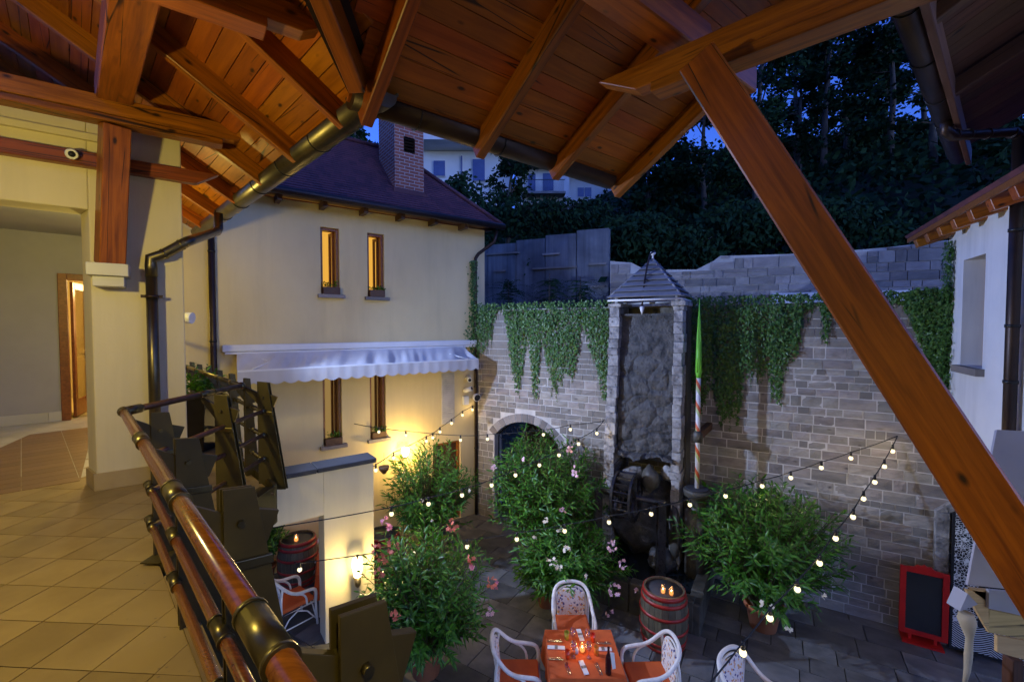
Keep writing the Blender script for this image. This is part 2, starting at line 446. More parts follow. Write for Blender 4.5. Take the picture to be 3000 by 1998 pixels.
M_salmon = pmat("salmon_petal", (0.80, 0.22, 0.13), (0.72, 0.16, 0.10), 12, 0.6)
M_whitefl = pmat("cream_petal", (0.82, 0.76, 0.62), (0.74, 0.66, 0.5), 12, 0.6)
M_palepink = pmat("pale_pink_petal", (0.80, 0.52, 0.56), (0.72, 0.42, 0.5), 12, 0.6)
M_terra = pmat("terracotta", (0.48, 0.16, 0.06), (0.38, 0.12, 0.05), 4, 0.75, bump=0.1)
M_soil = pmat("dark_soil", (0.03, 0.022, 0.016), (0.05, 0.035, 0.024), 20, 0.95)
M_black = pmat("black_metal", (0.012, 0.012, 0.014), (0.02, 0.02, 0.022), 10, 0.4, metal=0.3)
M_red = pmat("red_lacquer", (0.60, 0.018, 0.012), (0.50, 0.014, 0.010), 4, 0.35)
M_chalk = pmat("black_chalkboard", (0.012, 0.013, 0.013), (0.022, 0.022, 0.022), 2, 0.75)
M_roof_tile = None
M_steel = pmat("cutlery_steel", (0.62, 0.60, 0.58), (0.55, 0.53, 0.52), 5, 0.2, metal=1.0)
M_glass = thin_glass("clear_glass")
M_cable = pmat("black_cable", (0.012, 0.012, 0.012), (0.02, 0.02, 0.02), 10, 0.6)
M_bulb = emit("warm_bulb", (1.0, 0.86, 0.52), 1.9, sample=False)
M_lit_room = emit("lit_room_glow", (1.0, 0.50, 0.07), 0.85)

UP = Vector((0, 0, 1))
def leafquad(mb, p, t, L, W):
    w = t.cross(Vector((random.uniform(-1, 1), random.uniform(-1, 1), random.uniform(-1, 1)))).normalized() * W
    mb.add([p, p + t * (L * .45) + w, p + t * L, p + t * (L * .45) - w], [(0, 1, 2, 3)])
def rdir(zlo=-1, zhi=1):
    while True:
        v = Vector((random.uniform(-1, 1), random.uniform(-1, 1), random.uniform(zlo, zhi)))
        if .1 < v.length < 1: return v.normalized()

def translucent(m, col, fac):
    """leaves let some light through"""
    nt = m.node_tree; out = next(n for n in nt.nodes if n.type == 'OUTPUT_MATERIAL'); bs = next(n for n in nt.nodes if n.type == 'BSDF_PRINCIPLED')
    tr = nt.nodes.new("ShaderNodeBsdfTranslucent"); tr.inputs[0].default_value = (*col, 1); mx = nt.nodes.new("ShaderNodeMixShader"); mx.inputs[0].default_value = fac
    nt.links.new(bs.outputs[0], mx.inputs[1]); nt.links.new(tr.outputs[0], mx.inputs[2]); nt.links.new(mx.outputs[0], out.inputs[0])
translucent(M_leaf, (.10, .30, .015), .25); translucent(M_ivy, (.07, .20, .03), .2)
# ================================================================== BALCONY: slab, tiles, near walls
U1 = Vector((0.7071, 0.7071, 0)); D1 = Vector((-0.7071, 0.7071, 0))
balcony = tag(MB().prism([(1.6, -1.07), (-2.30, 2.83), (-2.30, 4.15), (-6.2, 8.05), (-9.5, 8.05), (-9.5, -2.2), (1.6, -2.2)], -0.32, -0.022)
              .build("balcony_floor", M_grout), kind="structure")
TA = R(-3.4)
N0 = onz(280.5, 1826.7, 0); tx = Vector((math.cos(TA), math.sin(TA), 0)); ty = Vector((-math.sin(TA), math.cos(TA), 0))
TS = 0.30
brown_poly = [onz(*q, 0) for q in ((-260, 1500), (0, 1445), (235, 1408), (233, 1336), (262, 1300), (262, 1228), (205, 1236), (155, 1245), (0, 1318), (-260, 1440))]
def inside(p, poly):
    c = False; n = len(poly)
    for i in range(n):
        a, b = poly[i], poly[(i + 1) % n]
        if (a[1] > p[1]) != (b[1] > p[1]) and p[0] < (b[0] - a[0]) * (p[1] - a[1]) / (b[1] - a[1]) + a[0]: c = not c
    return c
def on_balcony(p, m=0.0):
    if p.x + p.y > 0.53 - m and p.y < 2.83: return False
    if p.x > -2.30 - m and p.y >= 2.6: return False
    if p.y > 4.0 and p.x + p.y > 1.85 - m: return False
    return p.y < 8.0 and p.x > -8.6
n_tile = 0
far_tiles = MB()
for j in range(-5, 20):
    for i in range(-22, 10):
        c = N0 + tx * ((i + 0.5) * TS) + ty * ((j + 0.5) * TS)
        corners = [c + tx * (a * TS * .5) + ty * (b * TS * .5) for a in (-1, 1) for b in (-1, 1)]
        if not any(on_balcony(q, 0.0) for q in corners) or c.y < 0.55: continue
        if c.x / c.y < -1.5: continue                                # left of the frame
        mt, key = (M_tile_white, "white_tile_unit") if c.y > 4.6 and c.x / c.y < -.93 else (M_tile, "tile_unit")
        if not all(on_balcony(q, -0.005) for q in corners):
            poly = corners
            # clip polygon against the three edge lines
            pl = [corners[0], corners[1], corners[3], corners[2]]
            for nx, ny, d in ((0.7071, 0.7071, 0.53 * .7071),) if c.y < 2.83 and c.x > -2.45 or c.y < 2.6 else (((1, 0, -2.30),) if c.y < 4.05 else ((0.7071, 0.7071, 1.85 * .7071),)):
                res = []
                for k in range(len(pl)):
                    a, b = pl[k], pl[(k + 1) % len(pl)]
                    da, db = a.x * nx + a.y * ny - d, b.x * nx + b.y * ny - d
                    if da <= 0: res.append(a)
                    if (da <= 0) != (db <= 0): res.append(a.lerp(b, da / (da - db)))
                pl = res
            if len(pl) >= 3:
                ce = sum(pl, Vector()) / len(pl)
                MB().prism([((p - ce) * 0.985 + ce)[:2] for p in pl], -0.02, 0.0).build("tile", mt, balcony)
            continue
        piece("tile", (c.x, c.y, -0.011), (TS - .006, TS - .006, 0.022), TA, mt, balcony, key)
def clip_convex(pl, poly):
    n = len(poly); a_ = sum(poly[i][0] * poly[(i + 1) % n][1] - poly[(i + 1) % n][0] * poly[i][1] for i in range(n))
    poly = poly if a_ > 0 else poly[::-1]
    for i in range(n):
        A_, B_ = poly[i], poly[(i + 1) % n]; side = lambda p: (B_[0] - A_[0]) * (p.y - A_[1]) - (B_[1] - A_[1]) * (p.x - A_[0]); res = []
        for k in range(len(pl)):
            p, q = pl[k], pl[(k + 1) % len(pl)]; sp_, sq = side(p), side(q)
            if sp_ >= 0: res.append(p)
            if (sp_ >= 0) != (sq >= 0): res.append(p.lerp(q, sp_ / (sp_ - sq)))
        pl = res
        if len(pl) < 3: return []
    return pl
# brown inlaid carpet of larger tiles with straight borders
bt_x = (brown_poly[2] - brown_poly[0]).normalized(); bt_y = Vector((-bt_x.y, bt_x.x, 0)); bo_ = brown_poly[2].copy()
brown_cv = [onz(*q, 0) for q in ((-420, 1520), (235, 1408), (262, 1300), (262, 1226), (155, 1243), (-420, 1500))]
for i in range(-14, 8):
    for j in range(-2, 16):
        c = bo_ + bt_x * ((i + .5) * .4) + bt_y * ((j + .5) * .2)
        pl = clip_convex([c + bt_x * (a * .197) + bt_y * (b * .097) for a, b in ((-1, -1), (1, -1), (1, 1), (-1, 1))], brown_cv)
        if len(pl) >= 3: MB().prism([p[:2] for p in pl], -0.004, 0.004).build("tile", M_tile_brown, balcony)
# pale stone kerb strip along the slab edge
for a in range(7):
    p = Vector((0.45, 0.08, 0)) + D1 * (a * 0.62)
    mb = MB(); q = p + D1 * 0.61
    mb.prism([(p)[:2], (q)[:2], (q + U1 * .075)[:2], (p + U1 * .075)[:2]], -0.34, 0.004)
    if q.y < 2.86: mb.build("edge_stone", M_tile, balcony)
# steel edge channel of the far gangway
MB().box((-2.275, 3.50, -0.14), (0.03, 1.36, 0.36)).box((-2.34, 3.50, 0.022), (0.16, 1.36, 0.008)).build("steel_edge", M_bronze, balcony)
MB().prism([(-2.29, 4.18), (-6.0, 7.89), (-5.98, 7.91), (-2.265, 4.20)], -0.32, 0.05).build("steel_edge", M_bronze, balcony)

# ---- near pillar wall with opening (parallel to the house)
CWP = Plane(onz(285, 1437, 0), (0.8, 0.6))
cw = thing("balcony_wall", "cream plastered pillar wall with a wide doorway opening on the balcony", "wall", CWP.at(0, 0))
OT = CWP.hit(135, 600)[1]
A = CWP.at(0, 0); B = CWP.at(0.70, 0); Ab = A + Vector((-0.27, 0.20, 0)); Bb = CWP.at(0.70, 0, -0.42)
MB().prism([A[:2], B[:2], Bb[:2], (A + Vector((-0.1, 0.42, 0)))[:2], Ab[:2]], 0, 3.52).build("pillar", M_plaster, cw, bevel=0.012)
LA = CWP.at(-3.2, 0)
MB().prism([A[:2], LA[:2], (LA + Vector((-0.27, 0.20, 0)))[:2], Ab[:2]], OT, 3.52).build("lintel", M_plaster, cw, bevel=0.012)
# skirting: sandstone tiles round the foot of the pillar
for a0, a1 in ((0, 0.40), (0.405, 0.70)):
    MB().prism([CWP.at(a0, 0, 0.0)[:2], CWP.at(a1, 0, 0.0)[:2], CWP.at(a1, 0, 0.018)[:2], CWP.at(a0 - (0.018 if a0 == 0 else 0), 0, 0.018)[:2]], 0.002, 0.165).build("skirting_tile", M_skirt, cw)
MB().prism([A[:2], Ab[:2], (Ab + Vector((-.012, -.016, 0)))[:2], (A + Vector((-.014, -.016, 0)))[:2]], 0.002, 0.165).build("skirting_tile", M_skirt, cw)
# moulding line above
MB().prism([CWP.at(-3.2, 0, 0.0)[:2], CWP.at(0.1, 0, 0.0)[:2], CWP.at(0.1, 0, 0.05)[:2], CWP.at(-3.2, 0, 0.05)[:2]], 3.28, 3.34).build("cornice", M_plaster, cw)

# building wall behind the viewer, with the balcony's own doors out of view
tag(MB().box((-2.5, -2.3, 2.4), (14, .2, 5.4)).build("rear_wall", M_plaster), kind="structure")
tag(MB().prism([(-9.4, -2.2), (-9.2, -2.2), (-9.2, 6.0), (-9.4, 6.0)], -.3, 5).build("end_wall", M_plaster), kind="structure")
# ---- hall behind: back wall with lit doorway
HP = Plane(onz(204, 1230, 0), (0.74, 0.67))
hw = thing("hall_wall", "grey lilac back wall of the covered hall with pale skirting", "wall", HP.at(0, 0))
DH = HP.hit(204, 815)[1]
mb = MB()
def vbox(mb, pl, a0, a1, z0, z1, o0, o1):
    """box standing on a vertical plane between two distances and two offsets"""
    return mb.prism([pl.at(a0, 0, o0)[:2], pl.at(a1, 0, o0)[:2], pl.at(a1, 0, o1)[:2], pl.at(a0, 0, o1)[:2]], z0, z1)
vbox(mb, HP, -4.5, 0, 0, 3.1, -0.2, 0); vbox(mb, HP, 0.95, 3.2, 0, 3.1, -0.2, 0); vbox(mb, HP, 0, 0.95, DH, 3.1, -0.2, 0)
mb.build("wall", M_hall, hw)
for a0, a1 in ((-1.55, -0.845), (-0.84, -0.245), (-0.24, 0.0 - 0.06), (-2.3, -1.555)):
    vbox(MB(), HP, a0, a1, 0.002, 0.16, 0.0, 0.02).build("skirting_tile", M_tile_white, hw)
ceil = tag(MB().prism([CWP.at(-3.2, 0, -0.35)[:2], CWP.at(0.1, 0, -0.35)[:2], (-5.1, 5.7), HP.at(0.9, 0)[:2], HP.at(-4.5, 0)[:2]], 3.08, 3.2).build("hall_ceiling", M_hall), kind="structure")
# wall lamp (unlit wedge) high on the hall wall
s, z = HP.hit(142, 640); lamp = thing("wedge_lamp", "unlit blue grey wedge lamp high on the hall wall", "lamp", HP.at(s, z))
mb = MB(); pts = [HP.at(s - .26, z + .10, 0), HP.at(s + .26, z + .10, 0), HP.at(s + .20, z - .10, 0), HP.at(s - .20, z - .10, 0)]
mb.plate(pts, HP.n, 0.11).build("shade", pmat("blue_grey_enamel", (0.16, 0.18, 0.26), (0.13, 0.15, 0.22), 4, 0.5), lamp, bevel=0.008)
vbox(MB(), HP, s - .16, s + .16, z - .115, z - .10, .02, .09).build("diffuser", M_white_metal, lamp)
# door: frame, half-open glazed leaf
dr = thing("hall_door", "brown wooden door frame with a glazed door standing open", "door", HP.at(0, 0))
mb = MB(); vbox(mb, HP, -0.09, 0.02, 0, DH + .07, -0.16, 0.03); vbox(mb, HP, 0.02, 0.95, DH - .03, DH + .07, -0.16, 0.03); vbox(mb, HP, 0.93, 1.02, 0, DH + .07, -0.16, 0.03)
mb.build("frame", M_frame, dr, bevel=0.006)
hinge = HP.at(0.06, 0, -0.16)
DL = Plane(hinge, Matrix.Rotation(R(79), 3, 'Z') @ HP.d)
mb = MB(); W_ = 0.82
for a0, a1, z0, z1 in ((0, .11, .02, DH - .05), (W_ - .11, W_, .02, DH - .05), (.11, W_ - .11, .02, .30), (.11, W_ - .11, DH - .17, DH - .05)): vbox(mb, DL, a0, a1, z0, z1, -.02, .02)
leafd = mb.build("leaf", M_frame, dr, bevel=0.004)
vbox(MB(), DL, .11, W_ - .11, .30, DH - .17, -.004, .004).build("pane", M_glass, dr)
MB().tube([DL.at(W_ - .06, 1.05, .02), DL.at(W_ - .06, 1.05, .07), DL.at(W_ - .20, 1.05, .07)], 0.011).tube([DL.at(W_ - .06, .98, .022), DL.at(W_ - .06, 1.16, .022)], .018).build("handle", M_sleeve, dr)
# lit room beyond the door
rm = thing("lit_room", "bright yellow room seen through the open door", "room", HP.at(0.5, 0, -1.5))
M_roomwall = pmat("yellow_room_wall", (0.80, 0.66, 0.34), (0.76, 0.6, 0.3), 2, 0.8, coords='World')
mb = MB(); vbox(mb, HP, -0.6, 3.0, -0.02, 0.0, -3.2, -0.2); vbox(mb, HP, -0.6, 3.0, 2.6, 2.65, -3.2, -0.2); vbox(mb, HP, -0.65, -0.6, 0, 2.6, -3.2, -0.2); vbox(mb, HP, 3.0, 3.05, 0, 2.6, -3.2, -0.2); vbox(mb, HP, -0.6, 3.0, 0, 2.6, -3.25, -3.2)
mb.build("room_shell", M_roomwall, rm)
mb = MB(); vbox(mb, HP, 0.55, 1.1, 0, 2.2, -3.19, -3.1); mb.build("cupboard", M_frame, rm)
mb = MB(); vbox(mb, HP, 0.10, 0.42, 1.15, 1.85, -3.195, -3.16); mb.build("picture", M_stone, rm)
mb = MB(); vbox(mb, HP, 1.15, 1.6, 0, 0.9, -2.9, -2.4); mb.build("cabinet", M_roomwall, rm)
mb = MB(); vbox(mb, HP, 0.5, 1.0, 2.57, 2.6, -1.7, -1.2); mb.build("ceiling_lamp", emit("lamp_panel", (1.0, 0.72, 0.3), 7.0), rm)
point("room_light", HP.at(0.75, 2.3, -1.4), 55, (1.0, 0.68, 0.26), 0.12, rm)
point("room_light", HP.at(0.9, 1.6, -0.8), 22, (1.0, 0.68, 0.26), 0.10, rm)

# tall planter with a bushy plant on the far gangway
pl_ = thing("tall_planter", "tall dark square planter with a bushy green plant on the gangway", "planter", onY(585, 1330, 5.9))
c = onz(592, 1322, 0.0); c = Vector((-3.95, 5.55, 0))
mb = MB(); a, b = .12, .20
mb.add([(c.x + x * a, c.y + y * a, 0.004) for x, y in ((-1, -1), (1, -1), (1, 1), (-1, 1))] + [(c.x + x * b, c.y + y * b, 0.72) for x, y in ((-1, -1), (1, -1), (1, 1), (-1, 1))],
       [(3, 2, 1, 0), (4, 5, 6, 7), (0, 1, 5, 4), (1, 2, 6, 5), (2, 3, 7, 6), (3, 0, 4, 7)])
mb.build("pot", M_black, pl_, bevel=.008)
mb = MB()
for k in range(420):
    p = c + Vector((random.gauss(0, .12), random.gauss(0, .12), .74 + abs(random.gauss(0, .13))))
    t = Vector((random.uniform(-1, 1), random.uniform(-1, 1), random.uniform(-.4, .8))).normalized(); w = t.cross(Vector((random.random(), random.random(), random.random()))).normalized() * .016
    mb.add([p, p + t * .035 + w, p + t * .075, p + t * .035 - w], [(0, 1, 2, 3)])
mb.build("foliage", M_leaf, pl_)

# ================================================================== RAILING
rail = thing("balcony_railing", "bronze steel balcony railing with mahogany handrails and spiked plate posts", "railing", (-1.2, 1.5, 0))
K1 = onz(363, 1206, 1.0); K2 = onz(707, 1130, 1.0); K3 = onz(540, 1058, 1.0)
K0 = Vector((0.55, -0.217, 1.0)); K3 = K2 + D1 * 4.0
def rail_run(p, q, r, name, cuts, mat, sl=0.09):
    """one rail: wooden (or steel) tube with metal sleeves at the posts"""
    p, q = Vector(p), Vector(q); t = (q - p).normalized()
    MB().tube([p, q], r, 16).build(name, mat, rail)
    for c_ in cuts:
        m = p + t * c_
        mb = MB().tube([m - t * sl, m + t * sl], r + .0045, 16)
        for e in (-1, 1): mb.tube([m + t * (sl * e - .006), m + t * (sl * e + .006)], r + .0068, 16)
        mb.build("sleeve", M_sleeve, rail)
UP = Vector((0, 0, 1))
L1 = (K1 - K0).length
ys = (0.16, 0.867, 1.536, 2.24, 2.93)
cuts1 = [((0.333 - y + 0.0 - 0.55) / -0.7071) for y in [max(v - 0.085, -.1) for v in ys]]
cuts1 = [(y - 0.088 + 0.217) / 0.7071 for y in ys]
rail_run(K0, K1, 0.0255, "handrail", [c_ for c_ in cuts1 if 0.1 < c_ < L1 - .15], M_rail, 0.085)
rail_run(K1, K2, 0.0235, "handrail", [(K2 - K1).length * .62], M_darkwood, 0.085)
rail_run(K2, K3, 0.0225, "handrail", [.35, .95, 1.55, 2.15, 2.75], M_sleeve, 0.06)
for k in (K1, K2): MB().ball(k, 0.036).build("elbow", M_sleeve, rail)
MB().tube([K1, K1.lerp(K2, .10)], .031, 14).tube([K1, K1 + (K0 - K1).normalized() * .06], .031, 14).build("elbow", M_sleeve, rail)
ZL = (0.73, 0.495, 0.26)
e2 = Vector((K2.x + .12, K2.y + .13, 0)); e1 = Vector((K1.x + .02, 0.49 - K1.x - .02, 0))
for i, z in enumerate(ZL):
    a = Vector((0.7, -0.21, z)); b = Vector((e1.x + .22, .49 - e1.x - .22, z)); c2 = Vector((e2.x, e2.y, z)); d = c2 + D1 * 3.8
    rail_run(a, b, 0.0215, "rail", [(y - .03 + .21) / .7071 for y in ys[1:]], M_rail, .07)
    rail_run(Vector((b.x - .02, b.y + .03, z)), c2, 0.019, "rail", [], M_darkwood)
    rail_run(c2, d, 0.019, "rail", [.3, .9, 1.5, 2.1, 2.7], M_sleeve, .05)
    MB().ball(b, .031).build("elbow", M_sleeve, rail); MB().ball(c2, .03).build("elbow", M_sleeve, rail)
def post(base, u, name="post", inner=0.115, zt=0.99, wide=0.10, k=1.0, zb=-.30):
    """pair of upright plates square to the rail; an arrow-headed arm runs through to carry the handrail"""
    u = Vector(u); t = Vector((-u.y, u.x, 0)); base = Vector((base[0], base[1], 0))
    def P(s, z, o): return base + u * s + t * o + UP * z
    outl = [(0, zt), (wide, zt - .012), (wide + .085 * k, 0.45), (wide + .16 * k, -0.05), (wide + .16 * k, zb), (.03, zb), (0, max(zb, -.02) if zb > -.1 else 0.0)]
    mb = MB()
    mb.plate([P(s_, z_, -.028) for s_, z_ in outl], t, .012)
    po = mb.build("post", M_bronze, rail, bevel=.0015)
    MB().plate([P(s_, z_ - .006, .016) for s_, z_ in outl], t, .012).build("back_plate", M_bronze, po, bevel=.0015)
    # arm with spike
    arm = [(-inner, 0.975), (0.0, 0.905), (wide + .012, .888), (wide + .085, .862), (wide + .045, .760), (wide + .02, .755), (0.0, .785), (-inner, .945)]
    MB().plate([P(s_, z_, -.012) for s_, z_ in arm], t, .024).build("spike_arm", M_bronze, po, bevel=.0015)
    MB().plate([P(0, .735, -.046), P(wide + .05, .72, -.046), P(wide + .055, .685, -.046), P(0, .70, -.046)], t, .017).build("flange", M_sleeve, po, bevel=.003)
    MB().tube([P(.052, .86, -.044), P(.052, .86, -.026)], .0125, 6).build("bolt", M_sleeve, po)
    return po
for y in ys[1:]:
    post((0.51 - y, y), U1)
post((0.51 - 0.2, 0.2), U1)
u2 = Vector((1, 0.05, 0)).normalized()
pa = onY(633, 1154, 3.66); post((pa.x, pa.y), u2, zt=1.0, zb=-.2)
pb = onY(757, 1120, 4.36); post((pb.x, pb.y), u2, zt=1.02, inner=.14, zb=-.06)
for dd in (.45, 1.05, 1.65, 2.25, 2.85, 3.4):
    q = K2 + D1 * dd + U1 * .13
    post((q.x, q.y), U1, inner=.10, zt=1.03, wide=.055, k=.45, zb=-.02)
# ================================================================== TIMBER ROOF OVER THE BALCONY
roof = thing("timber_roof", "dark stained timber roof with plank underside and rafters over the balcony", "roof", (-1.0, 1.5, 3.2))
CC = Vector((-1.03, 3.02, 0))
DLv, INL = Vector((-.7071, .7071, 0)), Vector((-.7071, -.7071, 0))
DRv = Vector((.786, .618, 0)).normalized(); INR = Vector((DRv.y, -DRv.x, 0))
ZL0, TL_, ZR0, TR_ = 3.17, 0.60, 3.06, 0.56
def zl(p): return ZL0 + TL_ * (p - CC).dot(INL)
def zr(p): return ZR0 + TR_ * (p - CC).dot(INR)
RH = 0.185
PWID = 0.150
def plank_row(base_d, DV, INV, Z0, T, start, end, mat):
    nrm = (UP - INV * T).normalized()
    L = end - start
    c = CC + DV * ((start + end) / 2) + INV * (base_d + PWID / 2 * 0.86)
    z = Z0 + T * (base_d + PWID * .43) + RH
    up_s = (INV + UP * T).normalized()
    M = Matrix.Translation((c.x, c.y, z)) @ Matrix(((DV.x, up_s.x, nrm.x, 0), (DV.y, up_s.y, nrm.y, 0), (DV.z, up_s.z, nrm.z, 0), (0, 0, 0, 1)))
    mb = MB(); w = PWID - .007; h = .022
    mb.add([(-L / 2, -w / 2, 0), (L / 2, -w / 2, 0), (L / 2, w / 2, 0), (-L / 2, w / 2, 0), (-L / 2, -w / 2 - .003, h), (L / 2, -w / 2 - .003, h), (L / 2, w / 2 + .003, h), (-L / 2, w / 2 + .003, h)],
           [(3, 2, 1, 0), (4, 5, 6, 7), (0, 1, 5, 4), (1, 2, 6, 5), (2, 3, 7, 6), (3, 0, 4, 7)])
    link("plank", mb.mesh("plank"), mat, roof, m=M)
step = PWID * 0.86
nL = 30
for i in range(nL):
    d = -0.19 + i * step
    # end of the row at the valley
    dm = d + step / 2; kk = DLv.dot(INR); k2 = INL.dot(INR)
    e = (ZL0 + TL_ * dm - ZR0 - TR_ * k2 * dm) / (TR_ * kk)
    plank_row(d, DLv, INL, ZL0, TL_, min(e, -.05) - .0, 6.6, M_plank)
for i in range(35):
    d = -0.19 + i * step
    dm = d + step / 2; kk = DRv.dot(INL); k2 = INR.dot(INL)
    s0 = (ZR0 + TR_ * dm - ZL0 - TL_ * k2 * dm) / (TL_ * kk)
    plank_row(d, DRv, INR, ZR0, TR_, min(s0, -.02), 2.98, M_plank)
# roofing laid on the planks (keeps the sky out)
def deck(pts, name):
    MB().plate([Vector((p.x, p.y, z)) for p, z in pts], UP, .05).build(name, M_gutter_dark, roof)
def LP(e, d, h=RH + .05): p = CC + DLv * e + INL * d; return (p, zl(p) + h)
def RP(s_, d, h=RH + .05): p = CC + DRv * s_ + INR * d; return (p, zr(p) + h)
deck([LP(-.0, -.19), LP(6.6, -.19), LP(6.6, 3.9), LP(-4.0, 3.9)], "roof_deck")
deck([RP(-.0, -.19), RP(2.98, -.19), RP(2.98, 4.5), RP(-4.3, 4.5)], "roof_deck")
# rafters
def rafter(DV, INV, Z0, T, e, d0, d1, w=.085, h=.17):
    a = CC + DV * e + INV * d0; b = CC + DV * e + INV * d1
    nrm = (UP - INV * T).normalized()
    za, zb = Z0 + T * d0, Z0 + T * d1
    A_ = Vector((a.x, a.y, za)) + nrm * (h / 2); B_ = Vector((b.x, b.y, zb)) + nrm * (h / 2)
    return beam("rafter", A_, B_, w, h, M_timber, roof)
for e in (.54, 1.556, 2.53, 3.60, 4.6, 5.6): rafter(DLv, INL, ZL0, TL_, e, -.12, 3.8, w=.075, h=.19)
for e in (-.48, -1.45): rafter(DLv, INL, ZL0, TL_, e, -e * .93, 3.8)
for s_ in (.10, 1.073, 1.957, 2.90): rafter(DRv, INR, ZR0, TR_, s_, -.14, 4.4, w=.085, h=.19)
for s_ in (-.85, -1.75): rafter(DRv, INR, ZR0, TR_, s_, -s_ * 1.0 + .1, 4.4)
# valley beam
def vz(d): return 0
va = CC.copy(); vb = CC + Vector((-.13, -2.6, 0))
beam("valley_beam", (va.x, va.y, zl(va) - .05 + .06), (vb.x, vb.y, max(zl(vb), zr(vb)) + .06), .11, .16, M_timber, roof)
# tie beams and purlins of the left wing
FD = Vector((.8, .6, 0))
J = Vector((-3.53, 3.98, 3.46))
t1a, t1b = J - FD * 2.2, J + FD * 1.15
tb_ = beam("tie_beam", t1a + UP * .03, t1b + UP * .03, .13, .15, M_timber, roof, taper=.25)
beam("tie_plank", t1a - UP * .085, t1b - FD * .35 - UP * .085, .16, .06, M_timber, roof)
for k in (.35, 1.25, 2.15, 2.75):
    q = t1a + FD * k + Vector((.6, -.8, 0)) * .066 + UP * .03
    MB().tube([q, q + Vector((.6, -.8, 0)) * .018], .022, 8).build("bolt", M_sleeve, tb_)
t2b = onY(815, 76, 2.80); t2b = Vector((-1.32, 2.93, 3.50)); t2a = t2b - FD * 3.0
tb2 = beam("tie_beam", t2a, t2b + FD * .2, .13, .15, M_timber, roof, taper=.25)
beam("tie_plank", t2a - UP * .11, t2b - FD * .25 - UP * .11, .17, .06, M_timber, roof)
# ribbed vent strip on the tie beam
mb = MB()
for k in range(16):
    q = t2b - FD * (.42 + .026 * k) + Vector((.6, -.8, 0)) * .07 + UP * -.01
    mb.tube([q - UP * .05, q + UP * .06], .0095, 6)
mb.build("ribbed_vent", M_sleeve, tb2)
# purlin parallel to the left eave
pa_ = Vector((J.x - .15, J.y + .15, 3.66)); pb_ = pa_ + Vector((.7071, -.7071, 0)) * 4.6
beam("purlin", pa_, pb_, .24, .26, M_timber, roof, bevel=.01)
beam("purlin", pa_ + D1 * 0.02, pa_ + D1 * 3.3, .2, .2, M_timber, roof)
# wall plate along the pillar wall
beam("wall_plate", CWP.at(-3.0, 3.09, .05), CWP.at(1.02, 3.09, .05), .10, .13, M_timber, roof, taper=.2)
# ---- right wing: cross beam pair and purlin
xa = onz(1764, 284, 3.27); xb = onz(2450, 2, 3.27); xd = (xb - xa).normalized()
beam("cross_beam", xb + xd * 1.6, xa, .13, .16, M_timber, roof, taper=.3)
beam("cross_plank", xb + xd * 1.6 - UP * .115, xa + xd * .42 - UP * .115, .17, .065, M_timber, roof)
pe = onz(2045, 140, 3.52)
beam("purlin", pe, pe - DRv * 3.4, .2, .22, M_timber, roof, bevel=.01)
beam("purlin", pe + DRv * .75, pe, .16, .2, M_timber, roof, bevel=.01)

# ---- inclined strut on the left, standing on a stone corbel
st = thing("corbel_strut", "short leaning timber strut standing on a stone corbel of the pillar", "strut", CWP.at(.06, 2.15, .12))
cs, cz_ = CWP.hit(322, 775, .13)
beam("timber", CWP.at(cs, cz_, .13), J - UP * .12, .19, .19, M_timber, st, bevel=.008)
cb = thing("stone_corbel", "pale two-stepped stone corbel on the plastered pillar", "corbel", CWP.at(cs, cz_ - .1, .1))
vbox(MB(), CWP, cs - .15, cs + .14, cz_ - .115, cz_ - .002, .001, .27).build("upper_block", M_tile_white, cb, bevel=.006)
vbox(MB(), CWP, cs - .115, cs + .105, cz_ - .21, cz_ - .118, .001, .22).build("lower_block", M_tile_white, cb, bevel=.006)

# ---- big inclined post on the right
tp = onz(2050, 175, 3.17)
ip = thing("leaning_timber_post", "big orange-brown timber post leaning across the right of the view", "post", (2.4, 1.7, 0.2))
top = Vector((1.10, 2.70, 3.14)); hd = Vector((.777, -.629, 0)).normalized()
# lower end found on the photograph's right edge, in the plane of the cross beam
def in_plane(sx, sy):
    n = Vector((hd.y, -hd.x, 0)); r = ray(sx, sy); k = Vector((top.x, top.y, 0)).dot(n) / (r.x * n.x + r.y * n.y)
    return Vector((r.x * k, r.y * k, CZ + r.z * k))
q0, q1 = in_plane(2105, 270), in_plane(2965, 1590)
dv = (q1 - q0).normalized()
beam("timber", q0 - dv * .22, q1 + dv * 1.4, .215, .215, M_timber, ip, bevel=.009)

# ---- gutters
def gutter(name, label, p, q, r, mat, rings, flip=1):
    g = thing(name, label, "gutter", (Vector(p) + Vector(q)) / 2)
    p, q = Vector(p), Vector(q); t = (q - p).normalized(); sdir = t.cross(UP).normalized()
    mb = MB(); seg = 12; vs_ = []; fs = []
    prof = [(math.cos(math.pi + math.pi * k / seg) * r, math.sin(math.pi + math.pi * k / seg) * r) for k in range(seg + 1)]
    prof = [(-r - .0, .012)] + prof + [(r + .012, .006), (r + .012, .020), (r - .002, .020)]
    for P_ in (p, q):
        for a, b in prof: vs_.append(P_ + sdir * (a * flip) + UP * b)
    n = len(prof)
    for k in range(n - 1): fs.append((k, k + 1, n + k + 1, n + k))
    mb.add(vs_, fs, True)
    o = mb.build("trough", mat, g); sm = o.modifiers.new("solid", 'SOLIDIFY'); sm.thickness = .003
    for P_ in (p, q):
        MB().add([P_ + sdir * (a * flip) + UP * b for a, b in prof[1:-3]], [tuple(range(len(prof) - 4))]).build("end_cap", mat, g)
    for k in rings:
        m = p + t * k
        mb = MB().tube([m + sdir * (flip * math.cos(math.pi + math.pi * i / 10) * (r + .007)) + UP * (math.sin(math.pi + math.pi * i / 10) * (r + .007)) for i in range(11)], .0055, 6)
        mb.build("bracket", M_black, g)
    return g
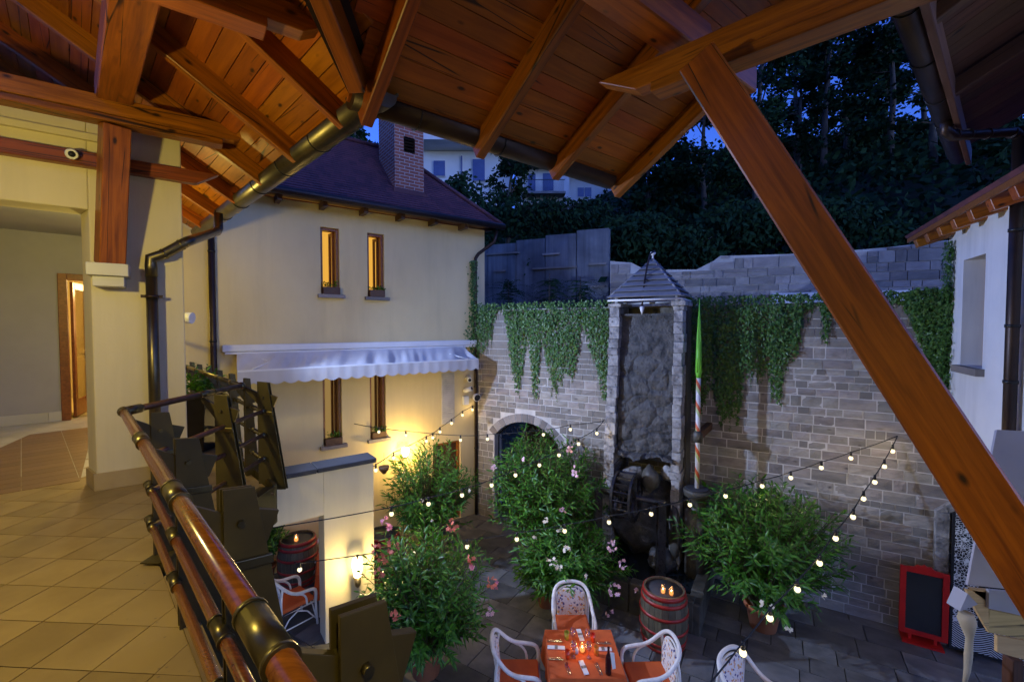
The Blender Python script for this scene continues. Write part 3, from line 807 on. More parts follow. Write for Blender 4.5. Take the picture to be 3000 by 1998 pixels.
gl0 = CC + DLv * -.02 - INL * .17; gl1 = CC + DLv * 6.3 - INL * .17
gutter("eave_gutter", "shiny bronze half-round gutter along the left eave", (gl0.x, gl0.y, 3.20), (gl1.x, gl1.y, 3.18), .105, M_gutter, (.25, 1.1, 1.95, 2.8, 3.65, 4.5), 1)
gr0 = CC + DRv * .0 - INR * .17; gr1 = CC + DRv * 2.80 - INR * .17
gutter("eave_gutter", "dark brown gutter along the right eave above the courtyard", (gr0.x, gr0.y, 3.19), (gr1.x, gr1.y, 3.17), .10, M_gutter_dark, (.5, 1.3, 2.1), -1)
# downpipe from the left gutter to the pillar
dp = thing("downpipe", "bronze downpipe elbowing from the gutter to the pillar face", "downpipe", CWP.at(.42, 0, .1))
g_at = onz(640, 632, 3.03)
ps = CWP.hit(443, 790, .10); w0 = CWP.at(ps[0], 2.20, .10)
e_top = Vector((g_at.x, g_at.y, 2.86))
Q_ = CWP.at(.735, CWP.hit(548, 708, .13)[1], .13)
path = [Vector((g_at.x, g_at.y, 3.06)), e_top, e_top + (Q_ - e_top).normalized() * .09 - UP * .03, w0 + (Q_ - w0).normalized() * .12, w0, Vector((w0.x, w0.y, .0))]
MB().tube(path[:3] + [path[2].lerp(path[3], .04)], .052, 14).build("elbow", M_gutter, dp)
MB().tube([path[2], path[2].lerp(Q_, .9), Q_, Q_.lerp(path[3], .1), path[3], path[4] + UP * .03, path[4] - UP * .04, path[4] - UP * .15], .050, 14).build("elbow", M_gutter, dp)
MB().tube([path[4] - UP * .10, path[5]], .047, 14).build("pipe", M_gutter, dp)
for q in (path[3].lerp(Q_, .05), path[3].lerp(Q_, .75)):
    t = (path[3] - Q_).normalized(); MB().tube([q - t * .01, q + t * .01], .055, 14).build("seam_ring", M_sleeve, dp)
MB().tube([w0 - UP * .33, w0 - UP * .36], .056, 14).box((w0.x, w0.y, w0.z - .345), (.17, .025, .028), CWP.ang).build("clamp", M_gutter_dark, dp)
# dome camera on the wall plate
s, z = CWP.hit(212, 455, .14); dc = thing("dome_camera", "small white round security camera under the roof beam", "camera", CWP.at(s, z, .14))
p = CWP.at(s, z, .17)
nn = (Vector((0, 0, 1.56)) - p).normalized()
MB().tube([p - nn * .06, p], .048, 14).build("housing", M_white_metal, dc); MB().tube([p, p + nn * .012], [.048, .040], 14).build("rim", M_white_metal, dc)
MB().ball(p + nn * .008, .027).build("lens", M_black, dc)

# lamps of the balcony (outside the picture, they light it)
def balcony_lamp(loc, power, label, col=(1.0, 0.79, 0.19), down=False):
    t = thing("hanging_lantern", label, "lamp", loc)
    L_ = Vector(loc)
    MB().tube([L_ + UP * .16, L_ + UP * .8], .006, 6).build("rod", M_black, t)
    MB().lathe([(.13, .10), (.03, .17), (.0, .18)], 12, L_).build("cap", M_black, t)
    MB().lathe([(.055, -.08), (.085, .09)], 12, L_).build("glass_shade", MATS.get("lantern_glow") or emit("lantern_glow", (1.0, .72, .32), 5.0, False), t)
    if down:
        l = bpy.data.lights.new("lantern_light", 'SPOT'); l.energy = power; l.color = col; l.spot_size = R(150); l.spot_blend = .5; l.shadow_soft_size = .08
        o = bpy.data.objects.new("lantern_light", l); COL.objects.link(o); o.parent = t; o.location = (0, 0, -.14)
    else: point("lantern_light", L_ - UP * .14, power, col, .07, t)
balcony_lamp((-3.05, 1.75, 2.40), 140, "hanging lantern over the left of the balcony, out of view")
balcony_lamp((0.35, -0.45, 2.75), 105, "hooded hanging lantern behind the viewer on the balcony", down=True)
balcony_lamp((-4.80, 5.45, 2.62), 85, "hanging lantern over the far gangway, hidden by the pillar")
# ================================================================== COURTYARD GROUND
F0 = onz(1393, 1504, GZ)
FP = Plane(F0, (0.8, 0.6)); WP = Plane(F0, (0.855, -0.518))
ground = tag(MB().add([(-60, -20, GZ - .03), (60, -20, GZ - .03), (60, 60, GZ - .03), (-60, 60, GZ - .03)], [(0, 1, 2, 3)]).build("courtyard_ground", M_paver_joint), kind="structure")
rows = []; off = -7.2; pavers = []
rr = random.Random(3)
while off < 0.02 - 0.0:
    h = rr.choice((.36, .42, .50)); a = -1.2 + rr.uniform(-.4, 0)
    while a < 11.5:
        w = rr.choice((.42, .55, .68, .8)); ca, co_ = a + w / 2, -off - h / 2
        c = WP.at(ca, GZ, co_ if co_ > 0 else 0.01)
        pavers.append((c, w, h)); a += w
    off += h
pavers = [q for q in pavers if q[0].y > 4.1 and -0.72 < q[0].x / q[0].y < 1.25]
pavers.sort(key=lambda q: q[0].length)
rest = MB()
for k, (c, w, h) in enumerate(pavers):
    th = .035 + rr.uniform(-.004, .004)
    if k < 290: piece("paving_slab", (c.x, c.y, GZ - .03 + th / 2), (w - .014, h - .014, th), WP.ang + rr.uniform(-.012, .012), M_paver, ground, "paver_unit")
    else: rest.box((c.x, c.y, GZ - .03 + th / 2), (w - .014, h - .014, th), WP.ang)
if rest.v: rest.build("paving_slab", M_paver, ground, kind="stuff")

# ================================================================== HOUSE ON THE LEFT
house = thing("cream_house", "two storey cream plastered house with red tiled hip roof and brick chimney", "house", FP.at(-3, GZ, -2))
EZ = 4.02
wins = []
def hit_rect(pl, x0, y0, x1, y1):
    a, za = pl.hit(x0, (y0 + y1) / 2); b, zb = pl.hit(x1, (y0 + y1) / 2)
    _, zt = pl.hit((x0 + x1) / 2, y0); _, zb_ = pl.hit((x0 + x1) / 2, y1)
    return (min(a, b), max(a, b), zb_, zt)
def z6(x, y): return 550 + x / 1.742, 500 + y / 1.742
W1 = hit_rect(FP, *z6(678, 292), *z6(774, 632)); W2 = hit_rect(FP, *z6(917, 322), *z6(1002, 645))
W3 = hit_rect(FP, *z6(690, 1000), *z6(786, 1398)); W4 = hit_rect(FP, *z6(930, 985), *z6(1010, 1364))
dw = hit_rect(FP, *z6(1252, 1385), *z6(1392, 1560)); DOOR = (dw[0], dw[1], GZ + .02, dw[3])
holes = [W1, W2, W3, W4, DOOR]
def wall_holes(pl, a0, a1, z0, z1, holes, depth):
    xs = sorted({a0, a1, *[h[0] for h in holes], *[h[1] for h in holes]}); zs = sorted({z0, z1, *[h[2] for h in holes], *[h[3] for h in holes]})
    mb = MB()
    for i in range(len(xs) - 1):
        for j in range(len(zs) - 1):
            cx, cz = (xs[i] + xs[i + 1]) / 2, (zs[j] + zs[j + 1]) / 2
            if any(h[0] < cx < h[1] and h[2] < cz < h[3] for h in holes): continue
            mb.add([pl.at(xs[i], zs[j]), pl.at(xs[i + 1], zs[j]), pl.at(xs[i + 1], zs[j + 1]), pl.at(xs[i], zs[j + 1])], [(0, 1, 2, 3)])
    for h in holes:
        c = [(h[0], h[2]), (h[1], h[2]), (h[1], h[3]), (h[0], h[3])]
        for k in range(4):
            (p, q), (r_, s_) = c[k], c[(k + 1) % 4]
            mb.add([pl.at(p, q), pl.at(p, q, -depth), pl.at(r_, s_, -depth), pl.at(r_, s_)], [(0, 1, 2, 3)])
    return mb
mb = wall_holes(FP, -6.7, 0.30, GZ, EZ + .05, holes, .26)
mb.add([FP.at(.30, GZ), FP.at(.30, GZ, -7), FP.at(.30, EZ + .05, -7), FP.at(.30, EZ + .05)], [(0, 1, 2, 3)])
mb.add([FP.at(-6.7, GZ), FP.at(-6.7, GZ, -7), FP.at(-6.7, EZ, -7), FP.at(-6.7, EZ)], [(3, 2, 1, 0)])
mb.build("wall", M_house, house)
M_lit_dim = emit("dim_lit_glow", (1.0, 0.62, 0.2), 0.30)
def window(h, lit, box=True):
    a0, a1, z0, z1 = h; fr = MB(); t = .055
    for (x0, x1, y0, y1) in ((a0, a0 + t, z0, z1), (a1 - t, a1, z0, z1), (a0 + t, a1 - t, z1 - t, z1), (a0 + t, a1 - t, z0, z0 + t)): vbox(fr, FP, x0, x1, y0, y1, -.24, -.06)
    w = fr.build("window", M_frame, house, bevel=.004)
    # casement leaf standing ajar on the right
    lp = Plane(FP.at(a1 - t - .01, 0, -.22), Matrix.Rotation(R(98), 3, 'Z') @ FP.d)
    lf = MB(); wd = (a1 - a0) * .55
    for (x0, x1, y0, y1) in ((0, .05, z0 + t, z1 - t), (wd - .05, wd, z0 + t, z1 - t), (.05, wd - .05, z0 + t, z0 + t + .06), (.05, wd - .05, z1 - t - .06, z1 - t)): vbox(lf, lp, x0, x1, y0, y1, -.02, .02)
    lf.build("casement", M_frame, w)
    vbox(MB(), FP, a0 - .07, a1 + .09, z0 - .075, z0 - .002, -.05, .10).build("sill", M_stone_far, w, bevel=.004)
    if box:
        vbox(MB(), FP, a0 + .03, a1 - .01, z0 + .002, z0 + .15, -.05, .075).build("flower_box", M_darkwood, w, bevel=.004)
        lv = MB()
        for k in range(60):
            p = FP.at(random.uniform(a0 + .04, a1 - .02), z0 + .14 + abs(random.gauss(0, .05)), random.uniform(-.04, .06))
            tt = Vector((random.uniform(-1, 1), random.uniform(-1, 1), random.uniform(0, 1))).normalized(); ww = tt.cross(UP).normalized() * .018
            lv.add([p, p + tt * .04 + ww, p + tt * .08, p + tt * .04 - ww], [(0, 1, 2, 3)])
        lv.build("window_plants", M_leaf, w)
for h, l in ((W1, M_lit_room), (W2, M_lit_room), (W3, M_lit_dim), (W4, M_lit_dim)): window(h, l)
for (a0, a1, z0, z1, l) in ((W1[0] - .9, W2[1] + .9, W1[2] - .4, W1[3] + .35, M_lit_room), (W3[0] - .9, W4[1] + .9, W3[2] - .4, W3[3] + .35, M_lit_dim)):
    vbox(MB(), FP, a0, a1, z0, z1, -1.0, -.95).build("lit_room_wall", l, house)
# house door behind the bush
a0, a1, z0, z1 = DOOR
mb = MB()
for k in range(5):
    x0 = a0 + .05 + k * (a1 - a0 - .1) / 5
    vbox(mb, FP, x0, x0 + (a1 - a0 - .1) / 5 - .01, z0, z1 - .06, -.18, -.13)
d_ = mb.build("door", M_darkwood, house)
mb = MB(); vbox(mb, FP, a0, a0 + .05, z0, z1, -.22, -.05); vbox(mb, FP, a1 - .05, a1, z0, z1, -.22, -.05); vbox(mb, FP, a0 + .05, a1 - .05, z1 - .06, z1, -.22, -.05); mb.build("frame", M_frame, d_)
# louvred shutter panel by the right corner
v0, v1, y0, y1 = hit_rect(FP, *z6(1295, 1032), *z6(1360, 1290))
sh = MB(); vbox(sh, FP, v0, v1, y0, y1, .001, .012); sh = sh.build("louvre_panel", M_mortar, house)
nsl = 24
for k in range(nsl):
    zz = y0 + .03 + k * (y1 - y0 - .06) / nsl
    m_ = Matrix.Translation(FP.at((v0 + v1) / 2, zz + .012, .022)) @ Matrix.Rotation(FP.ang, 4, 'Z') @ Matrix.Rotation(R(-35), 4, 'X')
    MB().box(None, (v1 - v0 - .03, .03, .008), m=m_).build("slat", M_mortar, sh)
# roof: 45 degree hip
def roofmat():
    m, nt, bs, out = _new("red_clay_roof_tiles")
    co = _coords(nt, 'World', (1, 1, 1)); sx = nt.nodes.new("ShaderNodeSeparateXYZ"); nt.links.new(co, sx.inputs[0])
    w = nt.nodes.new("ShaderNodeMath"); w.operation = 'MULTIPLY'; w.inputs[1].default_value = 1 / .135; nt.links.new(sx.outputs[2], w.inputs[0])
    fr = nt.nodes.new("ShaderNodeMath"); fr.operation = 'FRACT'; nt.links.new(w.outputs[0], fr.inputs[0])
    fl = nt.nodes.new("ShaderNodeMath"); fl.operation = 'FLOOR'; nt.links.new(w.outputs[0], fl.inputs[0])
    al = nt.nodes.new("ShaderNodeVectorMath"); al.operation = 'DOT_PRODUCT'; al.inputs[1].default_value = (.8 / .18, .6 / .18, 0); nt.links.new(co, al.inputs[0])
    hf = nt.nodes.new("ShaderNodeMath"); hf.operation = 'MULTIPLY_ADD'; hf.inputs[1].default_value = .5; nt.links.new(fl.outputs[0], hf.inputs[0]); nt.links.new(al.outputs["Value"], hf.inputs[2])
    fx = nt.nodes.new("ShaderNodeMath"); fx.operation = 'FLOOR'; nt.links.new(hf.outputs[0], fx.inputs[0])
    cb = nt.nodes.new("ShaderNodeCombineXYZ"); nt.links.new(fx.outputs[0], cb.inputs[0]); nt.links.new(fl.outputs[0], cb.inputs[1])
    wn2 = nt.nodes.new("ShaderNodeTexWhiteNoise"); nt.links.new(cb.outputs[0], wn2.inputs["Vector"])
    col = _mix(nt, (0.085, 0.032, 0.045), (0.15, 0.050, 0.060), wn2.outputs["Value"])
    nt.links.new(col, bs.inputs["Base Color"]); bs.inputs["Roughness"].default_value = .7
    _bump(nt, bs, fr.outputs[0], 1.0, .03); return m
M_roof_tile = roofmat()
OV, QE = .45, .55
def E_(a, d, z=None): return FP.at(QE - a, 4.14 + d if z is None else z, OV - d)
DD = 2.03; BK = 2 * DD
LEFT = 7.6
rm_ = MB()
rm_.add([E_(0, 0), E_(LEFT, 0), E_(LEFT, DD), E_(DD, DD)], [(3, 2, 1, 0)])
rm_.add([E_(0, 0), E_(DD, DD), E_(0, BK, 4.14)], [(0, 1, 2)])
rm_.add([E_(LEFT, BK, 4.14), E_(0, BK, 4.14), E_(DD, DD), E_(LEFT, DD)], [(3, 2, 1, 0)])
rf = rm_.build("roof", M_roof_tile, house)
# tile courses stepping down the visible slope
cs_ = MB()
for k in range(30):
    d = .02 + k * .068
    if d > DD - .03: break
    p0, p1, p2, p3 = E_(d, d), E_(LEFT, d), E_(LEFT, d + .02), E_(d + .02, d + .02)
    n_ = (UP + FP.n).normalized() * .014
    cs_.add([p0 + n_, p1 + n_, p2 + n_ * .3, p3 + n_ * .3, p0 - n_ * .5, p1 - n_ * .5], [(0, 1, 2, 3)[::-1], (0, 1, 5, 4)])
cs_.build("tile_courses", M_roof_tile, rf, kind="stuff")
MB().tube([E_(0, 0) + UP * .02, E_(DD, DD) + UP * .03], .06, 8).build("hip_tiles", M_roof_tile, rf)
MB().tube([E_(DD, DD) + UP * .02, E_(LEFT, DD) + UP * .02], .07, 8).build("ridge_tiles", M_roof_tile, rf)
# eave soffit, gutter, rafter tails
sf = MB(); sf.add([E_(0, 0, 4.10), E_(LEFT, 0, 4.10), E_(LEFT, OV + .02, 4.10), E_(0, OV + .02, 4.10)], [(0, 1, 2, 3)]); sf.add([E_(0, 0, 4.10), E_(0, OV, 4.10), E_(0, BK, 4.10), E_(OV, BK, 4.1), E_(OV, OV, 4.1)], [(0, 1, 2, 3, 4)])
sf.build("soffit", M_plank_b, rf)
MB().tube([E_(-.02, -.06, 4.10), E_(LEFT, -.06, 4.10)], .075, 10).build("gutter", M_gutter_dark, rf)
for k in range(12):
    q = FP.at(-.45 - k * .82, 4.02, .17); MB().box(q, (.09, .36, .12), FP.ang).build("rafter_tail", M_darkwood, rf)
# chimney
def brickmat():
    m, nt, bs, out = _new("red_chimney_brick")
    tc = nt.nodes.new("ShaderNodeTexCoord"); sx = nt.nodes.new("ShaderNodeSeparateXYZ"); nt.links.new(tc.outputs["Object"], sx.inputs[0])
    ad = nt.nodes.new("ShaderNodeMath"); ad.operation = 'ADD'; nt.links.new(sx.outputs[0], ad.inputs[0]); nt.links.new(sx.outputs[1], ad.inputs[1])
    cb = nt.nodes.new("ShaderNodeCombineXYZ"); nt.links.new(ad.outputs[0], cb.inputs[0]); nt.links.new(sx.outputs[2], cb.inputs[1])
    b = nt.nodes.new("ShaderNodeTexBrick"); nt.links.new(cb.outputs[0], b.inputs["Vector"])
    b.inputs["Color1"].default_value = (.34, .10, .06, 1); b.inputs["Color2"].default_value = (.24, .075, .05, 1); b.inputs["Mortar"].default_value = (.42, .36, .33, 1)
    b.inputs["Scale"].default_value = 1.0; b.inputs["Brick Width"].default_value = .24; b.inputs["Row Height"].default_value = .075; b.inputs["Mortar Size"].default_value = .008
    nt.links.new(b.outputs["Color"], bs.inputs["Base Color"]); bs.inputs["Roughness"].default_value = .85
    _bump(nt, bs, b.outputs["Fac"], -.6, .01); return m
M_brick = brickmat()
ca, cd = QE - (-0.955 + 0) * 0, 0
ch_a0, ch_w, ch_d0, ch_dep = 2.64, .72, .55, 1.0
def CH(a, d, z): return FP.at(QE - ch_a0 + a, z, OV - ch_d0 - d)
mb = MB(); zt = 8.2
# front face with a louvre opening, other faces plain
la0, la1, lz0, lz1 = .22, .50, 5.62, 5.98
for (x0, x1, y0, y1) in ((0, ch_w, 4.4, lz0), (0, la0, lz0, lz1), (la1, ch_w, lz0, lz1), (0, ch_w, lz1, zt)):
    mb.add([CH(x0, 0, y0), CH(x1, 0, y0), CH(x1, 0, y1), CH(x0, 0, y1)], [(0, 1, 2, 3)])
for (p, q) in (((0, ch_dep), (0, 0)), ((ch_w, 0), (ch_w, ch_dep)), ((ch_w, ch_dep), (0, ch_dep))):
    mb.add([CH(*p, 4.4), CH(*q, 4.4), CH(*q, zt), CH(*p, zt)], [(0, 1, 2, 3)])
chm = MB(); chm.v, chm.f, chm.sm = mb.v, mb.f, mb.sm
M4 = Matrix.Translation(CH(0, 0, 4.4)) @ Matrix.Rotation(FP.ang, 4, 'Z'); Mi = M4.inverted()
loc = MB(); loc.v = [tuple(Mi @ Vector(p)) for p in mb.v]; loc.f = mb.f; loc.sm = mb.sm
ch = link("chimney", loc.mesh("chimney"), M_brick, rf, m=M4)
vbox(MB(), Plane(CH(0, 0, 0), FP.d), la0, la1, lz0, lz1, -.14, -.12).build("vent_back", M_black, house)
cpn = Plane(CH(0, 0, 0), FP.d)
for k in range(5):
    MB().box(None, (la1 - la0, .09, .014), m=Matrix.Translation(cpn.at((la0 + la1) / 2, lz0 + .04 + k * .072, -.04)) @ Matrix.Rotation(FP.ang, 4, 'Z') @ Matrix.Rotation(R(35), 4, 'X')).build("vent_slat", M_gutter_dark, house)
mb = MB(); vbox(mb, cpn, -.05, ch_w + .06, 4.62, 4.76, 0.005, .05); mb.build("flashing", M_roof_tile, house)
# downpipes of the house
dp = thing("downpipe", "thin dark downpipe at the right corner of the cream house", "downpipe", FP.at(0, GZ))
p = [FP.at(.42, 4.0, .40), FP.at(.36, 3.72, .36), FP.at(.05, 3.42, .09), FP.at(-.02, 3.30, .07), FP.at(-.02, GZ, .07)]
MB().tube(p, .042, 10).build("pipe", M_gutter_dark, dp)
for z in (3.1, 1.6, 0, -1.6): MB().tube([FP.at(-.02, z, .07), FP.at(-.02, z + .03, .07)], .05, 10).build("clamp", M_black, dp)
t_ = FP.hit(620, 800)[0]
dp = thing("downpipe", "dark downpipe on the cream house beside the awning", "downpipe", FP.at(t_, GZ, .07))
MB().tube([FP.at(t_, 4.02, .07), FP.at(t_, GZ, .07)], .055, 10).build("pipe", M_gutter_dark, dp)
for z in (2.9, 1.28): MB().tube([FP.at(t_, z, .07), FP.at(t_, z + .03, .07)], .063, 10).build("clamp", M_black, dp)

# ---- awning
aw = thing("awning", "grey-white folding awning with scalloped valance on the cream house", "awning", FP.at(-2.7, 1.1, .3))
mb = MB(); vbox(mb, FP, -5.50, -.02, 1.09, 1.22, .002, .13); mb.build("cassette", M_white_metal, aw, bevel=.02)
mb = MB(); vbox(mb, FP, -5.46, -.06, 1.045, 1.085, .03, .12); mb.build("roller", M_white_metal, aw, bevel=.008)
fa0, fa1 = -5.32, -.33; nx = 140
def fab(a, t):
    z = lerp(1.07, .765, t); o = lerp(.10, .66, t)
    f_ = (a - fa0) / (fa1 - fa0)
    z -= .030 * math.sin(t * math.pi * .9) * (1 + math.sin(a * 9 + 2 * math.sin(a * 2.3) + t * 3)) * (0.5 + f_) + .009 * math.sin(a * 27 + t * 7 + 2 * math.sin(a * 3)) * math.sin(t * math.pi)
    return FP.at(a - (1 - t) * .10 * (f_ - .5), z, o)
mb = MB(); nt_ = 8
for i in range(nx):
    for j in range(nt_):
        a, b = lerp(fa0, fa1, i / nx), lerp(fa0, fa1, (i + 1) / nx)
        mb.add([fab(a, j / nt_), fab(b, j / nt_), fab(b, (j + 1) / nt_), fab(a, (j + 1) / nt_)], [(3, 2, 1, 0)], True)
mb.build("cloth", M_fabric, aw)
mb = MB(); vbox(mb, FP, fa0, fa1, .74, .79, .63, .69); mb.build("front_bar", M_white_metal, aw, bevel=.01)
mb = MB()
for i in range(nx * 2):
    a, b = lerp(fa0, fa1, i / nx / 2), lerp(fa0, fa1, (i + 1) / nx / 2)
    def zb(x): return .56 - .05 * abs(math.sin((x - fa0) * math.pi / .245))
    def ob(x, k): return .70 + .004 * k * math.sin(x * 25.6)
    mb.add([FP.at(a, .76, .695), FP.at(b, .76, .695), FP.at(b, zb(b), ob(b, 1)), FP.at(a, zb(a), ob(a, 1))], [(3, 2, 1, 0)], True)
mb.build("valance", M_fabric, aw)
for a in (-5.1, -.6):
    MB().tube([FP.at(a, 1.0, .10), FP.at(a + (.35 if a < -3 else -.35), .9, .38), FP.at(a, .79, .63)], .018, 8).build("folding_arm", M_white_metal, aw)
# ---- security cameras and flood lamp at the corner
for nm, lab, px, py in (("bullet_camera", "white bullet camera under the awning's right end", 1365, 1107), ("bullet_camera", "white tube camera below the other on the house corner", 1361, 1140), ("junction_box", "small white junction box on the house corner", 1361, 1172)):
    s, z = FP.hit(px, py); t = thing(nm, lab, "camera" if nm != "junction_box" else "box", FP.at(s, z))
    if nm == "junction_box": MB().box(FP.at(s, z, .05), (.15, .10, .22), FP.ang).build("housing", M_white_metal, t, bevel=.01)
    else:
        o1 = FP.at(s, z, .03); dirv = (Vector((.3, -1, -.25)) if py < 1120 else Vector((.85, -.35, .3))).normalized()
        MB().tube([FP.at(s, z, 0), FP.at(s, z, .10)], .03, 8).build("mount", M_white_metal, t)
        c = FP.at(s, z, .14); MB().tube([c - dirv * .10, c + dirv * .13], .058, 12).build("housing", M_white_metal, t)
        MB().tube([c + dirv * .125, c + dirv * .136], .04, 12).build("lens", M_black, t)
s, z = WP.hit(1408, 1160); t = thing("round_floodlight", "round silver floodlight on the stone wall by the house corner", "lamp", WP.at(s, z, .1))
c = WP.at(s, z, .2); dv_ = Vector((.6, -.75, -.2)).normalized()
MB().tube([WP.at(s, z, 0), c], .02, 8).build("arm", M_black, t); MB().tube([c - dv_ * .08, c - dv_ * .02, c + dv_ * .06], [.05, .09, .10], 14).build("housing", M_white_metal, t); MB().tube([c + dv_ * .055, c + dv_ * .066], .085, 14).build("glass", M_black, t)

# ================================================================== STONE WALL
sw = thing("stone_wall", "tall coursed grey-brown stone block wall with pale mortar joints", "wall", WP.at(4.5, GZ))
WT = 1.98; WL_ = 11.5
AC, AH, ASP, ARI = 1.49, .895, -1.20, .44
AR = (AH * AH + ARI * ARI) / (2 * ARI); ACZ = ASP + ARI - AR
def arch_pts(r, n=18):
    amax = math.asin(min(1, AH / AR))
    return [(AC + r * math.sin(a), ACZ + r * math.cos(a)) for a in [lerp(amax, -amax, i / n) for i in range(n + 1)]]
ap = arch_pts(AR)
outl = [(-.0, GZ), (AC - AH, GZ)] + ap[::-1] + [(AC + AH, GZ), (WL_, GZ), (WL_, WT), (-.0, WT)]
MB().plate([WP.at(a, z, -.34) for a, z in outl], WP.n, .34).build("mortar_core", M_mortar, sw)
rb = random.Random(11); z = GZ + .01; blocks = []
while z < WT - .02:
    h = rb.choice((.11, .13, .15, .17, .20)); h = min(h, WT - z)
    a = rb.uniform(-.3, 0)
    while a < WL_:
        w = rb.choice((.15, .20, .26, .30, .36, .44)) * (1.15 if h > .16 else .9)
        blocks.append([max(a, .0), min(a + w, WL_), z, z + h]); a += w
    z += h
def ring_span(zm):
    """half width of arch ring (outer) at height zm"""
    ro = AR + .21
    if zm < ASP: return AH + .02
    dz = zm - ACZ
    return math.sqrt(max(ro * ro - dz * dz, 0)) if dz < ro else 0
out_b = []
for a0, a1, z0, z1 in blocks:
    hw_ = max(ring_span(z0), ring_span(z1)); l, r_ = AC - hw_, AC + hw_
    if hw_ > 0:
        if a0 >= l and a1 <= r_: continue
        if a0 < l < a1: a1 = l
        elif a0 < r_ < a1: a0 = r_
    if a1 - a0 < .06 or z1 - z0 < .05: continue
    out_b.append((a0, a1, z0, z1))
def seen(b):
    """how large the block shows: covered ones (ivy, plants, tower) last"""
    a0, a1, z0, z1 = b; c = WP.at((a0 + a1) / 2, (z0 + z1) / 2)
    s_ = (a1 - a0) * (z1 - z0) / c.length ** 2
    am, zm = (a0 + a1) / 2, (z0 + z1) / 2
    if am > 9.2 or zm > 1.3 or 3.4 < am < 5.2 or (zm < -1.5 and am < 6.8) or (zm > .3 and am < 6.6): s_ *= .2
    return -s_
out_b.sort(key=seen)
jm = MB(); rough_blocks('stone_unit', 10)
for k, (a0, a1, z0, z1) in enumerate(out_b):
    pr = .006 + rb.uniform(-.003, .009); c = WP.at((a0 + a1) / 2, (z0 + z1) / 2, pr / 2 - .03)
    sz = (a1 - a0 - .014, pr + .06, z1 - z0 - .014)
    if k < 300: piece("block", c, sz, WP.ang + rb.choice((0, 0)), M_stone, sw, 'stone_unit' + str(k % 10))
    else: jm.box(c, sz, WP.ang)
jm.build("block", M_stone, sw, kind="stuff")
# voussoirs of the arch
nv = 13; amax = math.asin(AH / AR)
for k in range(nv):
    b0, b1 = lerp(-amax, amax, k / nv) + .006, lerp(-amax, amax, (k + 1) / nv) - .006
    pts = [WP.at(AC + r_ * math.sin(b), ACZ + r_ * math.cos(b), -.2) for b, r_ in ((b0, AR), (b1, AR), (b1, AR + .20), (b0, AR + .20))]
    MB().plate(pts, WP.n, .21).build("voussoir", M_stone_far, sw)
# iron gate in the arch
gt = thing("iron_gate", "dark wrought iron gate with scrolls in the stone arch", "gate", WP.at(AC, GZ, -.2))
mb = MB(); mb.tube([WP.at(a, z_, -.2) for a, z_ in [(AC - AH + .02, GZ)] + [(x, y - .02) for x, y in ap[::-1]] + [(AC + AH - .02, GZ)]], .022, 8); mb.build("frame", M_black, gt)
for k in range(1, 14):
    a = AC - AH + k * 2 * AH / 14; zt_ = ACZ + math.sqrt(AR * AR - (a - AC) ** 2) - .03
    MB().tube([WP.at(a, GZ + .05, -.2), WP.at(a, min(zt_, ASP - .1), -.2)], .009, 6).build("bar", M_black, gt)
for k in range(10):
    a = AC - AH + .12 + k * .176; zc = min(ACZ + math.sqrt(max(AR * AR - (a - AC) ** 2, 0)) - .14, ASP + .2)
    MB().tube([WP.at(a + (.02 + .011 * i) * math.cos(i * .55), zc + (.02 + .011 * i) * math.sin(i * .55), -.2) for i in range(16 if k % 2 else 13)][:11], .008, 5).build("scroll", M_black, gt)
mb = MB(); vbox(mb, WP, AC - AH - .2, AC + AH + .2, GZ, ASP + .6, -2.0, -1.95); mb.build("dark_passage_wall", pmat("brown_passage", (.16, .10, .06), (.1, .06, .04), 2, .9, coords='World'), gt)

# ================================================================== LOW WHITE WALL WITH SLATE COPING
GP = Plane(onz(954, 1887, GZ), (0.8, 0.6))
gw = thing("garden_wall", "white plastered lower wall with blue-grey slate coping and open doorway", "wall", GP.at(0, GZ))
GR_ = GP.hit(1096, 1560)[0]; GT = GP.hit(1000, 1372)[1]; GL = GP.hit(949, 1509)[1]
mb = MB(); vbox(mb, GP, 0, GR_, GZ, GT, -.34, 0); vbox(mb, GP, -2.6, 0, GL, GT, -.34, 0); vbox(mb, GP, -3.2, -2.6, GZ, GT, -.34, 0)
mb.build("wall", M_white if False else M_plaster, gw, bevel=.008)
for a0, a1 in ((-2.6, -1.45), (-1.44, -.80), (-.79, -.10), (-.09, GR_ + .04)):
    vbox(MB(), GP, a0, a1, GT + .004, GT + .075, -.38, .045).build("coping_slab", M_slate, gw, bevel=.012)
# sconce, lit
s, z = GP.hit(1040, 1655); 
wlmp = thing("wall_sconce", "lit glass torch-shaped sconce on the white wall", "lamp", GP.at(s, z, .05))
c = GP.at(s, z, .13)
MB().lathe([(.018, -.30), (.045, -.26), (.055, -.12)], 14, c).build("holder", M_gutter, wlmp)
MB().lathe([(.055, -.118), (.085, .06), (.075, .16)], 14, c).build("glass_shade", emit("sconce_glow", (1.0, .80, .42), 9.0, False), wlmp)
MB().tube([GP.at(s, z - .16, 0), GP.at(s, z - .16, .13)], .014, 8).lathe([(.02, .155), (.022, .22)], 8, c).build("bracket", M_gutter, wlmp)
point("sconce_light", GP.at(s, z + .04, .25), 52, (1.0, .74, .30), .05, wlmp)
